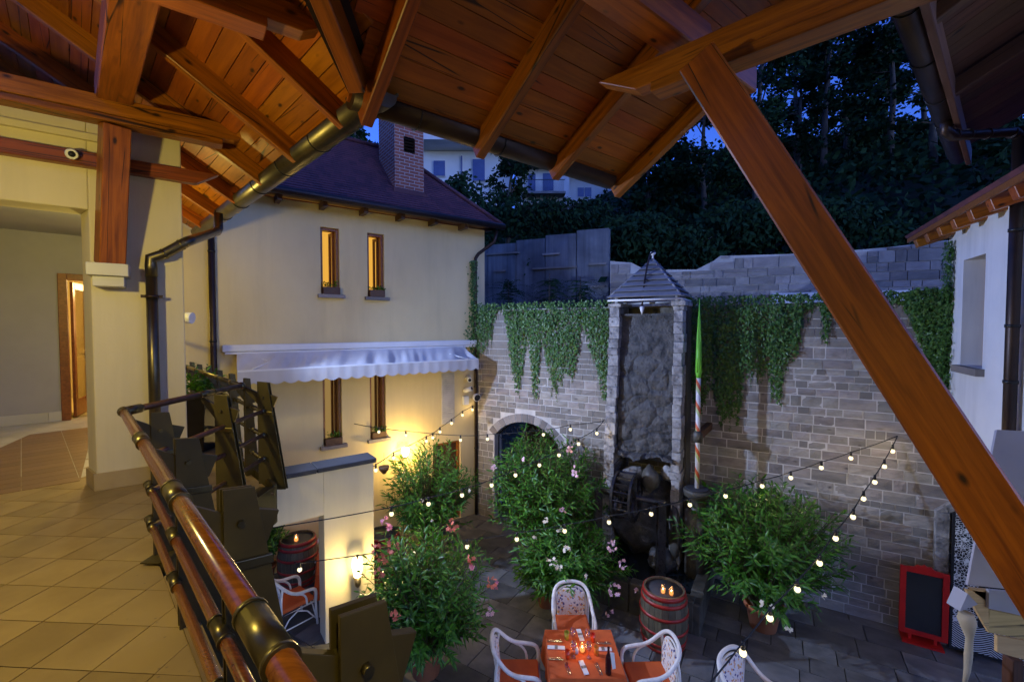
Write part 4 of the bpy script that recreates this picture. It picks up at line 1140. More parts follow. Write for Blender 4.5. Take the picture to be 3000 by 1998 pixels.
# house lamp behind the bush
s, z = FP.hit(1180, 1320)
hl = thing("house_wall_lamp", "glaring lit wall lamp on the cream house behind the bushes", "lamp", FP.at(s, z, .05))
c = FP.at(s, z, .15); MB().lathe([(.05, -.10), (.09, .02), (.08, .10)], 12, c).build("glass_shade", emit("house_lamp_glow", (1.0, .72, .30), 22.0, False), hl)
MB().tube([FP.at(s, z - .13, 0), FP.at(s, z - .13, .15)], .015, 8).build("bracket", M_black, hl)
point("house_lamp_light", FP.at(s, z + .02, .34), 75, (1.0, .66, .20), .05, hl)
# small hanging basket beside the coping
q = onY(1125, 1372, 8.2); hb = thing("hanging_basket", "small wire hanging basket beside the slate coping", "basket", q)
MB().lathe([(.03, -.10), (.09, -.02), (.10, .04)], 12, q).build("basket", M_darkwood, hb); MB().tube([q + UP * .04, q + UP * .30], .004, 5).build("hanger", M_black, hb)
# ================================================================== WATERFALL TOWER
TP = Plane(WP.at(0, 0, .80), WP.d)
tw = thing("waterfall_tower", "stone waterfall tower with rough pillars and wet rock face before the wall", "fountain", TP.at(4.5, GZ))
tl0, tl1 = TP.hit(1787, 950)[0], TP.hit(1817, 950)[0]; tr0, tr1 = TP.hit(1975, 950)[0], TP.hit(2003, 950)[0]
TT = TP.hit(1900, 898)[1]
lb0 = TP.hit(1766, 1450)[0]
M_pillar = pmat("pale_rough_pillar_stone", (.46, .44, .42), (.18, .17, .165), 5.0, .85, rnd=.15, bump=1.0, bscale=16, dist=.03, spots=(.10, .095, .09), spot_scale=9, spot_lo=.05, spot_hi=.3)
M_wet = pmat("wet_dark_rock", (.105, .10, .095), (.028, .028, .030), 5.0, .22, bump=1.0, bscale=30, dist=.03, rough2=.75, coords='World')
M_rock = pmat("mossy_rock", (.10, .09, .07), (.045, .042, .034), 2.5, .5, bump=1.0, bscale=6, dist=.03, coords='World')
rt = random.Random(21)
ZB = TP.hit(1985, 1470)[1]
for side in (0, 1):
    z = GZ if side == 0 else GZ
    while z < TT - .02:
        h = min(rt.uniform(.12, .26), TT - z); f = (TT - (z + h / 2)) / (TT - ZB)
        a0 = lerp(tl0, lb0, min(f, 1.3)) if side == 0 else tr0 - .03 * min(f, 1.2); w = (tl1 - tl0) if side == 0 else (tr1 - tr0)
        mb = MB(); j = [rt.uniform(-.016, .016) for _ in range(8)]
        vbox(mb, TP, a0 + j[0], a0 + w + j[1], z + .0015, z + h - .0015, -.78, .02 + j[2])
        mb.build("pillar_block", M_pillar, tw, bevel=.012); z += h
    if side == 1:
        vbox(MB(), TP, tr0 - .05, tr1 + .04, TT + .002, TT + .09, -.7, .06).build("capital", M_pillar, tw, bevel=.015)
    else: vbox(MB(), TP, tl0 - .03, tl1 + .03, TT + .002, TT + .07, -.7, .05).build("capital", M_pillar, tw, bevel=.015)
# rock face: displaced sheet, really relief
mb = MB(); NA, NZ = 80, 190; RZ0, RZ1 = TP.hit(1900, 1345)[1], TP.hit(1900, 920)[1]
from mathutils import noise as mn
def rockoff(a, z):
    v = Vector((a * 3.0, z * 2.6, .3)); d1 = mn.voronoi(v)[0]
    crack = min(1, max(0, (d1[1] - d1[0]) * 3.0)); low_ = max(0, min(1, (RZ1 - .35 - z) / .8))
    return -.16 + (.046 * crack ** .5 + .026 * mn.noise(v * 2.1)) * (.25 + .75 * low_) + .012 * mn.noise(v * 6) + .006 * mn.noise(v * 15) + .03 * low_
vs_ = [TP.at(lerp(tl1 - .06, tr0 + .06, i / NA), lerp(RZ0, RZ1, j / NZ), rockoff(lerp(tl1, tr0, i / NA), lerp(RZ0, RZ1, j / NZ))) for j in range(NZ + 1) for i in range(NA + 1)]
mb.add(vs_, [(j * (NA + 1) + i, j * (NA + 1) + i + 1, (j + 1) * (NA + 1) + i + 1, (j + 1) * (NA + 1) + i) for j in range(NZ) for i in range(NA)], True)
mb.build("rock_face", M_wet, tw)
mb = MB(); vbox(mb, TP, tl1 - .05, tr0 + .05, RZ1 - .03, RZ1 + .01, -.7, -.06); mb.build("weir_lip", M_wet, tw)
mb = MB(); vbox(mb, TP, tl0 + .05, tr1 - .05, RZ0 - .2, TT, -.79, -.60); mb.build("back_wall", M_rock, tw)
mb = MB(); vbox(mb, TP, tr1 - .02, tr1 + .02, GZ, TT, -.78, -.3); mb.build("side_wall", M_rock, tw)
# ledge and lower rocks
def boulder(c, r, mat, par, name="rock", sd=0):
    mb = MB(); mb.ball((0, 0, 0), 1.0, 14, 9); vv = []
    for p in mb.v:
        v = Vector(p); n_ = 1 + .28 * mn.noise(v * 1.6 + Vector((sd, sd, sd))) + .10 * mn.noise(v * 4 + Vector((sd, 0, 0)))
        vv.append((c[0] + p[0] * r[0] * n_, c[1] + p[1] * r[1] * n_, c[2] + p[2] * r[2] * n_))
    mb.v = vv; return mb.build(name, mat, par)
for k, (px, py, o, r, m_) in enumerate(((1860, 1385, -.25, (.26, .2, .14), M_pillar), (1960, 1385, -.22, (.14, .2, .16), M_pillar), (1905, 1400, .05, (.16, .2, .24), M_rock),
        (1940, 1640, .05, (.26, .25, .22), M_wet), (1975, 1560, .0, (.09, .22, .5), M_rock), (1890, 1500, -.3, (.7, .3, .8), M_wet))):
    s, z = TP.hit(px, py, o); boulder(TP.at(s, z, o), r, m_, tw, "rock", k * 3.1)
lg = MB(); rl = random.Random(4); na = 18; lz = RZ0 + .06; front = [rl.uniform(.02, .20) for _ in range(na + 1)]
lo_ = [TP.at(lerp(tl1 - .02, tr0 + .02, i / na), lz - .04 - .05 * math.sin(i * .35) + rl.uniform(-.012, .012), front[i]) for i in range(na + 1)]
hi_ = [TP.at(lerp(tl1 - .02, tr0 + .02, i / na), lz + rl.uniform(-.02, .03) - .05 * math.sin(i * .35), front[i] - .03) for i in range(na + 1)]
bk = [TP.at(lerp(tl1 - .02, tr0 + .02, i / na), lz + .03, -.2) for i in range(na + 1)]; bl = [TP.at(lerp(tl1 - .02, tr0 + .02, i / na), lz - .14, -.2) for i in range(na + 1)]
lg.add(lo_ + hi_ + bk + bl, [q for i in range(na) for q in ((i, i + 1, na + 2 + i, na + 1 + i), (na + 1 + i, na + 2 + i, 2 * na + 3 + i, 2 * na + 2 + i), (3 * na + 3 + i, 3 * na + 4 + i, i + 1, i))])
lg.build("rock_ledge", M_wet, tw)
# pyramid roof of overlapping boards
tr_ = thing("tower_roof", "small dark pyramid roof of overlapping boards on the waterfall tower", "roof", TP.at((tl0 + tr1) / 2, TT, -.3))
M_rboard = pmat("blue_grey_painted_board", (.24, .24, .26), (.18, .18, .20), 4, .4, rnd=.15)
e0, ez = TP.hit(1782, 876, .10); e1_, _ = TP.hit(1997, 873, .10); oc0, oc1 = .10, -1.12
apx_a = (e0 + e1_) / 2 + .02; apx_o = (oc0 + oc1) / 2; ez = TT + .16; az = TP.hit(1920, 762, apx_o)[1]
nb = 7
def rc(f, k):   # ring corner at fraction f to the apex
    a, o = ((e0, oc0), (e1_, oc0), (e1_, oc1), (e0, oc1))[k]
    return TP.at(lerp(a, apx_a, f), lerp(ez, az, f), lerp(o, apx_o, f))
for i in range(nb):
    f0, f1 = i / nb, min((i + 1) / nb + .012, 1)
    for k in range(4):
        k2 = (k + 1) % 4; nv = (rc(0, k2) - rc(0, k)).cross(rc(.9, k) - rc(0, k)).normalized()
        if nv.z < 0: nv = -nv
        pts = [rc(f0, k) + nv * .055, rc(f0, k2) + nv * .055, rc(f1, k2) + nv * .004, rc(f1, k) + nv * .004]
        MB().add(pts + [q - nv * .022 for q in pts], [(0, 1, 2, 3), (7, 6, 5, 4), (0, 4, 5, 1), (1, 5, 6, 2), (2, 6, 7, 3), (3, 7, 4, 0)]).build("roof_board", M_rboard, tr_)
for k in range(4):
    k2 = (k + 1) % 4; MB().tube([rc(0, k) - UP * .035, rc(0, k2) - UP * .035], .018, 8).build("eave_trim", M_white_metal, tr_)
    MB().tube([rc(0, k) + UP * .02, rc(1, k) + UP * .03], .018, 6).build("hip_trim", M_rboard, tr_)
    a, o = ((tl0 + .12, -.06), (tr1 - .12, -.06), (tr1 - .12, -.62), (tl0 + .12, -.62))[k]
    MB().tube([TP.at(a, TT + .05, o), TP.at(a, ez + .03, o)], .045, 8).build("roof_post", M_pillar, tr_)
MB().tube([rc(1, 0), rc(1, 0) + UP * .10], .018, 8).lathe([(.02, .09), (.055, .12), (.05, .155), (.01, .17)], 12, rc(1, 0)).build("finial", M_white_metal, tr_)
# curved rod with arrow head
ro = thing("arrow_rod", "curved metal rod with white arrowhead hanging before the tower roof", "ornament", TP.at(apx_a, az, .2))
pts = [onY(x, y, Y) for x, y, Y in ((1918, 735, 8.75), (1905, 745, 8.68), (1896, 780, 8.58), (1890, 815, 8.50), (1885, 850, 8.42), (1882, 880, 8.38), (1881, 897, 8.37))]
MB().tube(pts, .018, 8).build("rod", M_gutter_dark, ro)
hp = pts[-1]; MB().lathe([(.012, 0.0), (.045, -.02), (.03, -.09), (.004, -.16)], 8, hp).build("arrowhead", M_white_metal, ro)
# water wheel
ww = thing("water_wheel", "dark wet wooden water wheel under the waterfall", "water wheel", onY(1838, 1452, 8.0))
wc = onY(1836, 1452, 8.05); ax = WP.d; R_ = .44; wd_ = .32
rad = lambda a: UP * math.sin(a) + WP.n * math.cos(a)
M_wheel = pmat("wet_black_wood", (.028, .024, .022), (.014, .013, .014), 6, .18, bump=.3, rough2=.4)
for e in (-1, 1):
    mb = MB(); n = 30; o = ax * (e * wd_ / 2); vs_ = []
    for k in range(n):
        a = 2 * math.pi * k / n
        for r_, w_ in ((R_, -.02), (R_, .02), (R_ - .11, .02), (R_ - .11, -.02)): vs_.append(wc + o + rad(a) * r_ + ax * w_)
    mb.add(vs_, [(4 * k + i, 4 * k + (i + 1) % 4, 4 * ((k + 1) % n) + (i + 1) % 4, 4 * ((k + 1) % n) + i) for k in range(n) for i in range(4)]); mb.build("rim", M_wheel, ww)
    for k in range(4):
        a = math.pi * k / 4; beam("spoke", wc + o - rad(a) * (R_ - .1), wc + o + rad(a) * (R_ - .1), .05, .03, M_wheel, ww, bevel=0)
for k in range(18):
    a = 2 * math.pi * k / 18; c = wc + rad(a) * (R_ - .06); tdir = rad(a + .6)
    MB().plate([c - ax * (wd_ / 2 - .02) - tdir * .06, c + ax * (wd_ / 2 - .02) - tdir * .06, c + ax * (wd_ / 2 - .02) + tdir * .06, c - ax * (wd_ / 2 - .02) + tdir * .06], rad(a + .6 + math.pi / 2), .014).build("paddle", M_wheel, ww)
MB().tube([wc - ax * .62, wc + ax * .70], .055, 10).build("axle", M_wheel, ww)
for e in (-.55, .62):
    q = wc + ax * e; beam("bearing_post", Vector((q.x, q.y, GZ)), q + UP * .02, .14, .14, M_wheel, ww)
# pool: stone kerb and water
po = thing("fountain_pool", "low stone-walled pool of dark water below the waterfall", "pool", TP.at(4.5, GZ, .8))
pa0, pa1, pof = tl0 - .3, tr1 + .40, .92
for k in range(6): vbox(MB(), TP, lerp(pa0, pa1, k / 6) + .005, lerp(pa0, pa1, (k + 1) / 6) - .005, GZ, GZ + .52 + .02 * (k % 2), pof, pof + .2).build("kerb_stone", M_rock, po, bevel=.02)
for k in range(5):
    for a in (pa0 - .1, pa1 - .1): vbox(MB(), TP, a, a + .2, GZ, GZ + .50 + .03 * (k % 2), lerp(-.7, pof + .2, k / 5) + .005, lerp(-.7, pof + .2, (k + 1) / 5) - .005).build("kerb_stone", M_rock, po, bevel=.02)
m, nt, bs, out_ = _new("dark_pool_water"); bs.inputs["Base Color"].default_value = (.010, .016, .022, 1); bs.inputs["Roughness"].default_value = .06; bs.inputs["Specular IOR Level"].default_value = .6
_bump(nt, bs, _noise(nt, _coords(nt, 'World', (1, 1, 1)), 9, 3), .5, .02)
MB().add([TP.at(pa0, GZ + .40, pof + .1), TP.at(pa1, GZ + .40, pof + .1), TP.at(pa1, GZ + .40, -.7), TP.at(pa0, GZ + .40, -.7)], [(0, 1, 2, 3)]).build("water", m, po)

# ================================================================== STRIPED POLE
def stripe():
    m, nt, bs, out = _new("red_white_green_spiral_paint")
    tc = nt.nodes.new("ShaderNodeTexCoord"); sx = nt.nodes.new("ShaderNodeSeparateXYZ"); nt.links.new(tc.outputs["Object"], sx.inputs[0])
    at = nt.nodes.new("ShaderNodeMath"); at.operation = 'ARCTAN2'; nt.links.new(sx.outputs[1], at.inputs[0]); nt.links.new(sx.outputs[0], at.inputs[1])
    d = nt.nodes.new("ShaderNodeMath"); d.operation = 'DIVIDE'; d.inputs[1].default_value = 2 * math.pi; nt.links.new(at.outputs[0], d.inputs[0])
    z = nt.nodes.new("ShaderNodeMath"); z.operation = 'MULTIPLY_ADD'; z.inputs[1].default_value = 1 / .40; nt.links.new(sx.outputs[2], z.inputs[0]); nt.links.new(d.outputs[0], z.inputs[2])
    fr = nt.nodes.new("ShaderNodeMath"); fr.operation = 'FRACT'; nt.links.new(z.outputs[0], fr.inputs[0])
    rp = nt.nodes.new("ShaderNodeValToRGB"); rp.color_ramp.interpolation = 'CONSTANT'; el = rp.color_ramp.elements
    el[0].position = 0; el[0].color = (.75, .72, .70, 1); el[1].position = .50; el[1].color = (.55, .60, .25, 1); e = el.new(.74); e.color = (.72, .14, .05, 1)
    nt.links.new(fr.outputs[0], rp.inputs[0]); nt.links.new(rp.outputs[0], bs.inputs["Base Color"]); bs.inputs["Roughness"].default_value = .4; return m
PY = 7.9
pb0, pb1, pb2 = onY(2042, 1432, PY), onY(2044, 1104, PY), onY(2050, 876, PY); pb1.x = pb2.x = pb0.x
sp_ = thing("striped_pole", "pole with red, white and green spiral stripes and a green spire", "pole", pb0)
MB().tube([pb0, pb1], .040, 14).build("shaft", stripe(), sp_)
M_green = pmat("bright_green_paint", (.16, .52, .040), (.12, .44, .030), 3, .45)
hgt = pb2.z - pb1.z
MB().lathe([(.041, -.02), (.050, .06), (.052, hgt * .28), (.034, hgt * .55), (.016, hgt * .8), (.004, hgt)], 10, pb1).build("spire", M_green, sp_)
for k in range(5):
    a = k * 2 * math.pi / 5; MB().tube([pb1 + Vector((.048 * math.cos(a), .048 * math.sin(a), .08)), pb1 + Vector((.034 * math.cos(a), .034 * math.sin(a), hgt * .5)), pb1 + UP * hgt * .98], [.012, .008, .003], 6).build("spire_rib", M_green, sp_)
bz = onY(2045, 1278, PY).z; ws = WP.hit(2080, 1262)[0]
mb = MB().lathe([(.075, -.10), (.085, -.02), (.085, .05), (.05, .10)], 12, (pb0.x, pb0.y, bz)); mb.build("collar", M_rock, sp_)
wpt = WP.at(WP.hit(2078, 1255)[0], bz + .05, .0)
beam("bracket", (pb0.x, pb0.y, bz), wpt + (wpt - Vector((pb0.x, pb0.y, wpt.z))).normalized() * .02, .11, .14, M_darkwood, sp_)
dm = thing("pole_drum", "black round drum carrying the striped pole beside the tower", "drum", (pb0.x, pb0.y, GZ))
MB().lathe([(.20, GZ - pb0.z), (.20, -.42), (.15, -.40), (.15, -.14), (.22, -.12), (.235, -.03), (.225, 0)], 22, pb0).build("drum", M_rock, dm)
MB().lathe([(.15, 0), (.2, .012), (.19, .02)], 22, pb0).build("drum_lid", M_slate, dm)

# ================================================================== IVY
def ivy_leaf(mb, p, nrm, L):
    d = (UP * -1 + rdir(-.4, .4) * .7).normalized(); d = (d - nrm * d.dot(nrm) * .6).normalized()
    w = d.cross(nrm)
    if w.length < .05: return
    w = w.normalized() * L * .46; n2 = (nrm + rdir() * .5).normalized() * L * .16
    mb.add([p, p + d * L * .3 + w - n2, p + d * L * .42 + w * .45, p + d * L, p + d * L * .42 - w * .45, p + d * L * .3 - w - n2], [(0, 1, 2, 3), (0, 3, 4, 5)])
def ivy_curtain(label, prof, n, depth=.16, top=(884, 884), sparse=()):
    """prof: traced lower edge (photo x, y); leaves hang on the real wall plane"""
    t = thing("ivy", label, "ivy", WP.at(WP.hit(prof[0][0], 900)[0], 1.5), group="ivy on the stone wall")
    mb = MB(); st_ = MB(); made = 0
    seg = [WP.hit(x, y) for x, y in prof]; a0, a1 = seg[0][0], seg[-1][0]
    def bot(a):
        for i in range(len(seg) - 1):
            if seg[i][0] <= a <= seg[i + 1][0]: return lerp(seg[i][1], seg[i + 1][1], (a - seg[i][0]) / max(seg[i + 1][0] - seg[i][0], 1e-6))
        return seg[-1][1]
    zt = WT + .10
    tries = 0
    while made < n and tries < n * 12:
        tries += 1
        a = random.uniform(a0, a1); z = random.uniform(-1.0, zt + .04); b = bot(a)
        fr = (zt - z) / max(zt - b, .05)
        if z < b - .05: continue
        if fr > .75 and random.random() < (fr - .75) * 2.6: continue
        th = depth * max(.25, 1 - fr * .6)
        o = random.uniform(.015, th) + .05 * mn.noise(Vector((a * 4, z * 2.2, 1))); z2 = z + (random.uniform(0, .05) if z > zt - .1 else 0)
        if z > WT - .06 and random.random() < .5: o = random.uniform(-.34, th)
        ivy_leaf(mb, WP.at(a, z2, max(o, .02) if z2 < WT else o), (WP.n + rdir() * .35).normalized(), random.uniform(.032, .088)); made += 1
    # loose runners straggling below the mass
    for k in range(int((a1 - a0) * 16)):
        a = random.uniform(a0, a1); z = bot(a) + .1; L = random.uniform(.08, .42); nn_ = int(L / .03); dx = random.gauss(0, .004)
        for q in range(nn_):
            if random.random() < .8: ivy_leaf(mb, WP.at(a + dx * q + random.gauss(0, .016), z - q * .03, random.uniform(.015, .05)), (WP.n + rdir() * .4).normalized(), random.uniform(.025, .06) * (1 - .4 * q / nn_))
        st_.tube([WP.at(a, z, .02), WP.at(a + dx * nn_, z - L, .02)], .003, 4)
    mb.build("foliage", M_ivy, t)
    for k in range(int((a1 - a0) * 7)):
        a = random.uniform(a0, a1); b = bot(a); st_.tube([WP.at(a, WT, .03), WP.at(a + random.gauss(0, .03), (WT + b) / 2, .03), WP.at(a + random.gauss(0, .05), b + .05, .03)], .004, 4)
    st_.build("stem", M_stem, t)
ivy_curtain("ivy curtain hanging in ragged tongues on the wall left of the waterfall tower",
    [(1386, 1045), (1398, 1060), (1420, 1020), (1442, 985), (1452, 930), (1462, 905), (1478, 910), (1486, 960), (1500, 1065), (1512, 1130), (1522, 1145), (1533, 1075), (1545, 1000), (1553, 985), (1560, 1130), (1569, 1172), (1577, 1150), (1584, 1040), (1594, 1005), (1606, 1075), (1618, 1120), (1630, 1150), (1642, 1105), (1660, 1085), (1680, 1100), (1695, 1040), (1703, 960), (1712, 955), (1725, 1020), (1745, 1050), (1755, 1110), (1770, 1165), (1783, 1168)], 6200)
ivy_curtain("ivy curtain on the wall right of the waterfall tower, longest beside the striped pole",
    [(2003, 1070), (2020, 1120), (2040, 1190), (2055, 1210), (2070, 1160), (2085, 1120), (2100, 1180), (2110, 1232), (2130, 1225), (2150, 1215), (2163, 1240), (2178, 1120), (2190, 1100), (2205, 1095), (2220, 1080), (2235, 1100), (2248, 1050), (2258, 1120), (2270, 1172), (2285, 1178), (2296, 1090), (2312, 1060), (2335, 1040), (2348, 960), (2356, 912), (2390, 898), (2405, 905), (2418, 1005), (2426, 960), (2436, 905), (2470, 898), (2520, 890), (2600, 885), (2650, 885)], 6600)
ivy_curtain("ivy mass in the corner where the stone wall meets the white building",
    [(2650, 890), (2665, 930), (2690, 990), (2712, 1060), (2735, 1130), (2755, 1190), (2772, 1230)], 2600, depth=.28)
# ivy creeping up the white building
t = thing("ivy", "thin ivy strands climbing the corner of the white building", "ivy", rat(-.15, 1.0, .05) if False else WP.at(8.8, 1.0), group="ivy on the stone wall")
IVY_R = t
# thin ivy on the house corner pipe
t = thing("ivy", "narrow ivy strip climbing beside the house corner downpipe", "ivy", FP.at(-.1, 1.5, .05), group="ivy on the stone wall"); mb = MB()
for k in range(800):
    z = random.uniform(.6, 3.25); w_ = .05 + .10 * max(0, min(1, (2.2 - z) / 1.2)); ivy_leaf(mb, FP.at(-.10 + random.gauss(0, w_), z, random.uniform(.03, .14)), (FP.n + rdir() * .4).normalized(), random.uniform(.04, .075))
mb.build("foliage", M_ivy, t)

# ================================================================== OLEANDERS
def oleander(label, base, pot_r, pot_h, cr, cz, ch, nst, flowers=(), nleaf=13, lsize=.15, flower_mat=None, mat=None, pot=True, seed=1):
    rs = random.Random(seed); base = Vector(base)
    t = thing("oleander", label, "shrub", base, group="oleanders in pots")
    if pot:
        p = MB().lathe([(pot_r * .72, 0.002), (pot_r * .95, pot_h * .82), (pot_r * 1.08, pot_h * .83), (pot_r * 1.1, pot_h), (pot_r * .97, pot_h), (pot_r * .93, pot_h * .9)], 22, base).build("pot", M_terra, t)
        MB().lathe([(.001, pot_h * .86), (pot_r * .95, pot_h * .88), (.001, pot_h * .89)], 16, base).build("soil", M_soil, t)
    st_ = MB(); lf = MB(); tips = []
    cc = Vector((base.x, base.y, cz))
    for k in range(int(nst * 2.3)):
        d = Vector((rs.gauss(0, 1), rs.gauss(0, 1), rs.gauss(.25, .9))); d.normalize(); q = rs.random() ** .33 * (rs.uniform(1.05, 1.3) if rs.random() < .09 else 1)
        tip = cc + Vector((d.x * cr * q, d.y * cr * q, d.z * ch * q))
        if tip.z < base.z + pot_h: tip.z = base.z + pot_h + rs.random() * .2
        b = base + Vector((rs.gauss(0, pot_r * .3), rs.gauss(0, pot_r * .3), pot_h * .85)); mid = b.lerp(tip, .5) + Vector((0, 0, .12 * ch))
        st_.tube([b, mid, tip], [.011, .008, .004], 4, cap=False); axis = (tip - mid).normalized(); tips.append((tip, axis))
        seglen = (tip - mid).length
        for j in range(nleaf):
            f = 1 - (j / nleaf) ** 1.1 * .75 * min(1, .45 / max(seglen, .2)) * 1.6
            p = mid.lerp(tip, max(f, .2)); a = j * 2.2 + rs.random(); e = axis.cross(Vector((rs.random(), .3, rs.random()))).normalized(); e2 = axis.cross(e)
            dv_ = (e * math.cos(a) + e2 * math.sin(a)) * rs.uniform(.6, 1.1) + axis * rs.uniform(.3, .95); dv_.normalize()
            L = lsize * rs.uniform(.65, 1.25); w = dv_.cross(axis + rdir() * .2)
            if w.length < .05: continue
            w = w.normalized() * L * .115; dr = UP * (-L * rs.uniform(.05, .22)); nn_ = dv_.cross(w).normalized() * L * .03
            lf.add([p, p + dv_ * L * .35 + w + nn_, p + dv_ * L * .35 - w + nn_, p + dv_ * L * .75 + w * .7 + dr * .5 + nn_, p + dv_ * L * .75 - w * .7 + dr * .5 + nn_, p + dv_ * L + dr, p + dv_ * L * .35, p + dv_ * L * .75 + dr * .5],
                   [(0, 6, 1), (0, 2, 6), (6, 7, 3, 1), (2, 4, 7, 6), (7, 5, 3), (4, 5, 7)])
    st_.build("stem", M_stem, t); lf.build("foliage", mat or M_leaf, t)
    for (sx, sy, m_, big) in flowers:
        # flower head put where the photograph shows it, on the near surface of the crown
        r0 = ray(sx, sy); o = Vector((0, 0, CZ)); E = Matrix.Diagonal((1 / cr, 1 / cr, 1 / ch)); oo = E @ (o - cc); dd = E @ r0
        A_, B_, C_ = dd.dot(dd), 2 * oo.dot(dd), oo.dot(oo) - 1; disc = B_ * B_ - 4 * A_ * C_
        k = (-B_ - math.sqrt(disc)) / (2 * A_) if disc > 0 else -B_ / (2 * A_)
        c = o + r0 * k; fm = MB()
        for i in range(int(7 * big)):
            fc = c + rdir() * (.055 * big); ax_ = rdir(-.2, 1); ax_ = (ax_ - r0.normalized() * .5).normalized(); e = ax_.cross(Vector((.3, .5, .8))).normalized(); e2 = ax_.cross(e)
            for q in range(5):
                a = q * 2 * math.pi / 5; pd = e * math.cos(a) + e2 * math.sin(a); sd = ax_.cross(pd) * .011
                fm.add([fc, fc + pd * .016 + sd + ax_ * .004, fc + pd * .031 + sd * .7 + ax_ * .002, fc + pd * .031 - sd * .7 + ax_ * .002, fc + pd * .016 - sd + ax_ * .004], [(0, 1, 2, 3, 4)])
        fm.build("flower_head", m_, t, kind="stuff")
    return t
def zoff(sx, sy, Y): return onY(sx, sy, Y).z
gb_ = lambda sx, sy: onz(sx, sy, GZ)
oleander("bright green oleander with coral flowers in the front beside the white wall", (-1.22, 6.10, GZ), .26, .42, .98, -2.22, .95, 150,
    [(1134, 1533, M_pink, 1.5), (1322, 1540, M_salmon, 1.6), (1378, 1640, M_salmon, .9), (1385, 1655, M_pink, .7), (1440, 1705, M_salmon, 1.2), (1455, 1715, M_pink, .7), (1110, 1680, M_salmon, 1.1), (1100, 1610, M_salmon, 1.3), (1150, 1600, M_salmon, 1.4), (1125, 1635, M_salmon, 1.2), (1160, 1800, M_salmon, 1.0), (1435, 1790, M_palepink, .9)], seed=2)
oleander("oleander bush below the glaring lamp of the cream house", (-1.72, 9.25, GZ), .26, .42, 1.05, -1.82, 1.02, 120, [(1264, 1523, M_whitefl, .5), (1372, 1438, M_whitefl, .4), (1236, 1465, M_whitefl, .4)], seed=3)
oleander("big oleander with pale pink flowers before the arched gate", (.72, 9.0, GZ), .28, .45, 1.30, -1.72, 1.18, 190,
    [(1445, 1370, M_palepink, 1.0), (1670, 1312, M_palepink, 1.4), (1685, 1381, M_palepink, 1.6), (1648, 1496, M_palepink, .8), (1595, 1523, M_whitefl, .9), (1533, 1346, M_palepink, .5), (1640, 1550, M_whitefl, .8)], seed=4)
oleander("oleander with white and pink flowers before the pool, behind the dinner table", (1.02, 7.72, GZ), .24, .36, 1.00, -2.62, .74, 150,
    [(1792, 1598, M_palepink, 1.6), (1824, 1653, M_palepink, 1.2), (1800, 1728, M_palepink, 1.6), (1784, 1792, M_palepink, 1.0), (1620, 1645, M_whitefl, 1.1), (1662, 1610, M_whitefl, .9), (1638, 1662, M_whitefl, .8), (1565, 1581, M_whitefl, .8), (1716, 1690, M_whitefl, .4), (1868, 1730, M_palepink, .6)], seed=5)
oleander("dark green oleander in a terracotta pot before the right part of the stone wall", (4.10, 7.05, GZ), .27, .42, 1.20, -1.95, 1.02, 190,
    [(2414, 1747, M_whitefl, .5), (2232, 1769, M_whitefl, .5), (2262, 1776, M_whitefl, .4), (2310, 1840, M_whitefl, .7)], lsize=.16, seed=6)
oleander("small oleander beside the barrel inside the white doorway", (-4.75, 8.3, GZ), .2, .35, .48, -2.25, .55, 45, seed=8)
oleander("low oleander growing left of the dinner table in a small pot", gb_(1600, 1772), .17, .30, .50, -2.70, .48, 46, [(1600, 1640, M_whitefl, .5)], seed=9)
# ================================================================== BARRELS
def barrel_mat():
    return wood("weathered_barrel_oak", (.065, .055, .034), (.14, .115, .07), .6, knots=False, grain=(13, 13, .9), rnd=.3)
M_stave = barrel_mat(); M_hoop = pmat("red_painted_hoop", (.40, .022, .014), (.28, .018, .012), 6, .4)
def make_barrel(label, loc, rotz, rb_=.36, rh=.305, h=.86, group="wine barrels"):
    t = thing("wine_barrel", label, "barrel", loc, rotz, group)
    rad_ = lambda z: rh + (rb_ - rh) * math.sin(math.pi * z / h) ** .8
    n = 22
    for k in range(n):
        a0, a1 = 2 * math.pi * k / n + .006, 2 * math.pi * (k + 1) / n - .006; mb = MB(); zs_ = [i * h / 8 for i in range(9)]; vs_ = []
        for z in zs_:
            for a, r_ in ((a0, rad_(z)), (a1, rad_(z)), (a1, rad_(z) - .025), (a0, rad_(z) - .025)): vs_.append((r_ * math.cos(a), r_ * math.sin(a), z + .002))
        mb.add(vs_, [(4 * i + j, 4 * i + (j + 1) % 4, 4 * i + 4 + (j + 1) % 4, 4 * i + 4 + j) for i in range(8) for j in range(4)] + [(3, 2, 1, 0), (32, 33, 34, 35)])
        mb.build("stave", M_stave, t)
    MB().lathe([(.001, h - .06), (rh - .02, h - .06), (rh - .02, h - .035), (.001, h - .03)], 24).build("head", M_slate, t)
    for z0, z1 in ((.01, .06), (.10, .15), (.29, .335), (h - .335, h - .29), (h - .15, h - .10), (h - .055, h - .002)):
        MB().lathe([(rad_(z0) - .002, z0), (rad_(z0) + .008, z0), (rad_(z1) + .008, z1), (rad_(z1) - .002, z1)], 36, cap=False).build("hoop", M_hoop, t)
    return t
b0 = make_barrel("red-hooped wine barrel with two candle jars in the middle of the courtyard", (2.36, 6.72, GZ), .3)
copy_tree(b0, None, location=(-4.12, 8.35, GZ), label="red-hooped wine barrel with one candle inside the white doorway")
copy_tree(b0, None, location=(-2.55, 8.55, GZ), label="red-hooped wine barrel half hidden between white wall and oleanders")
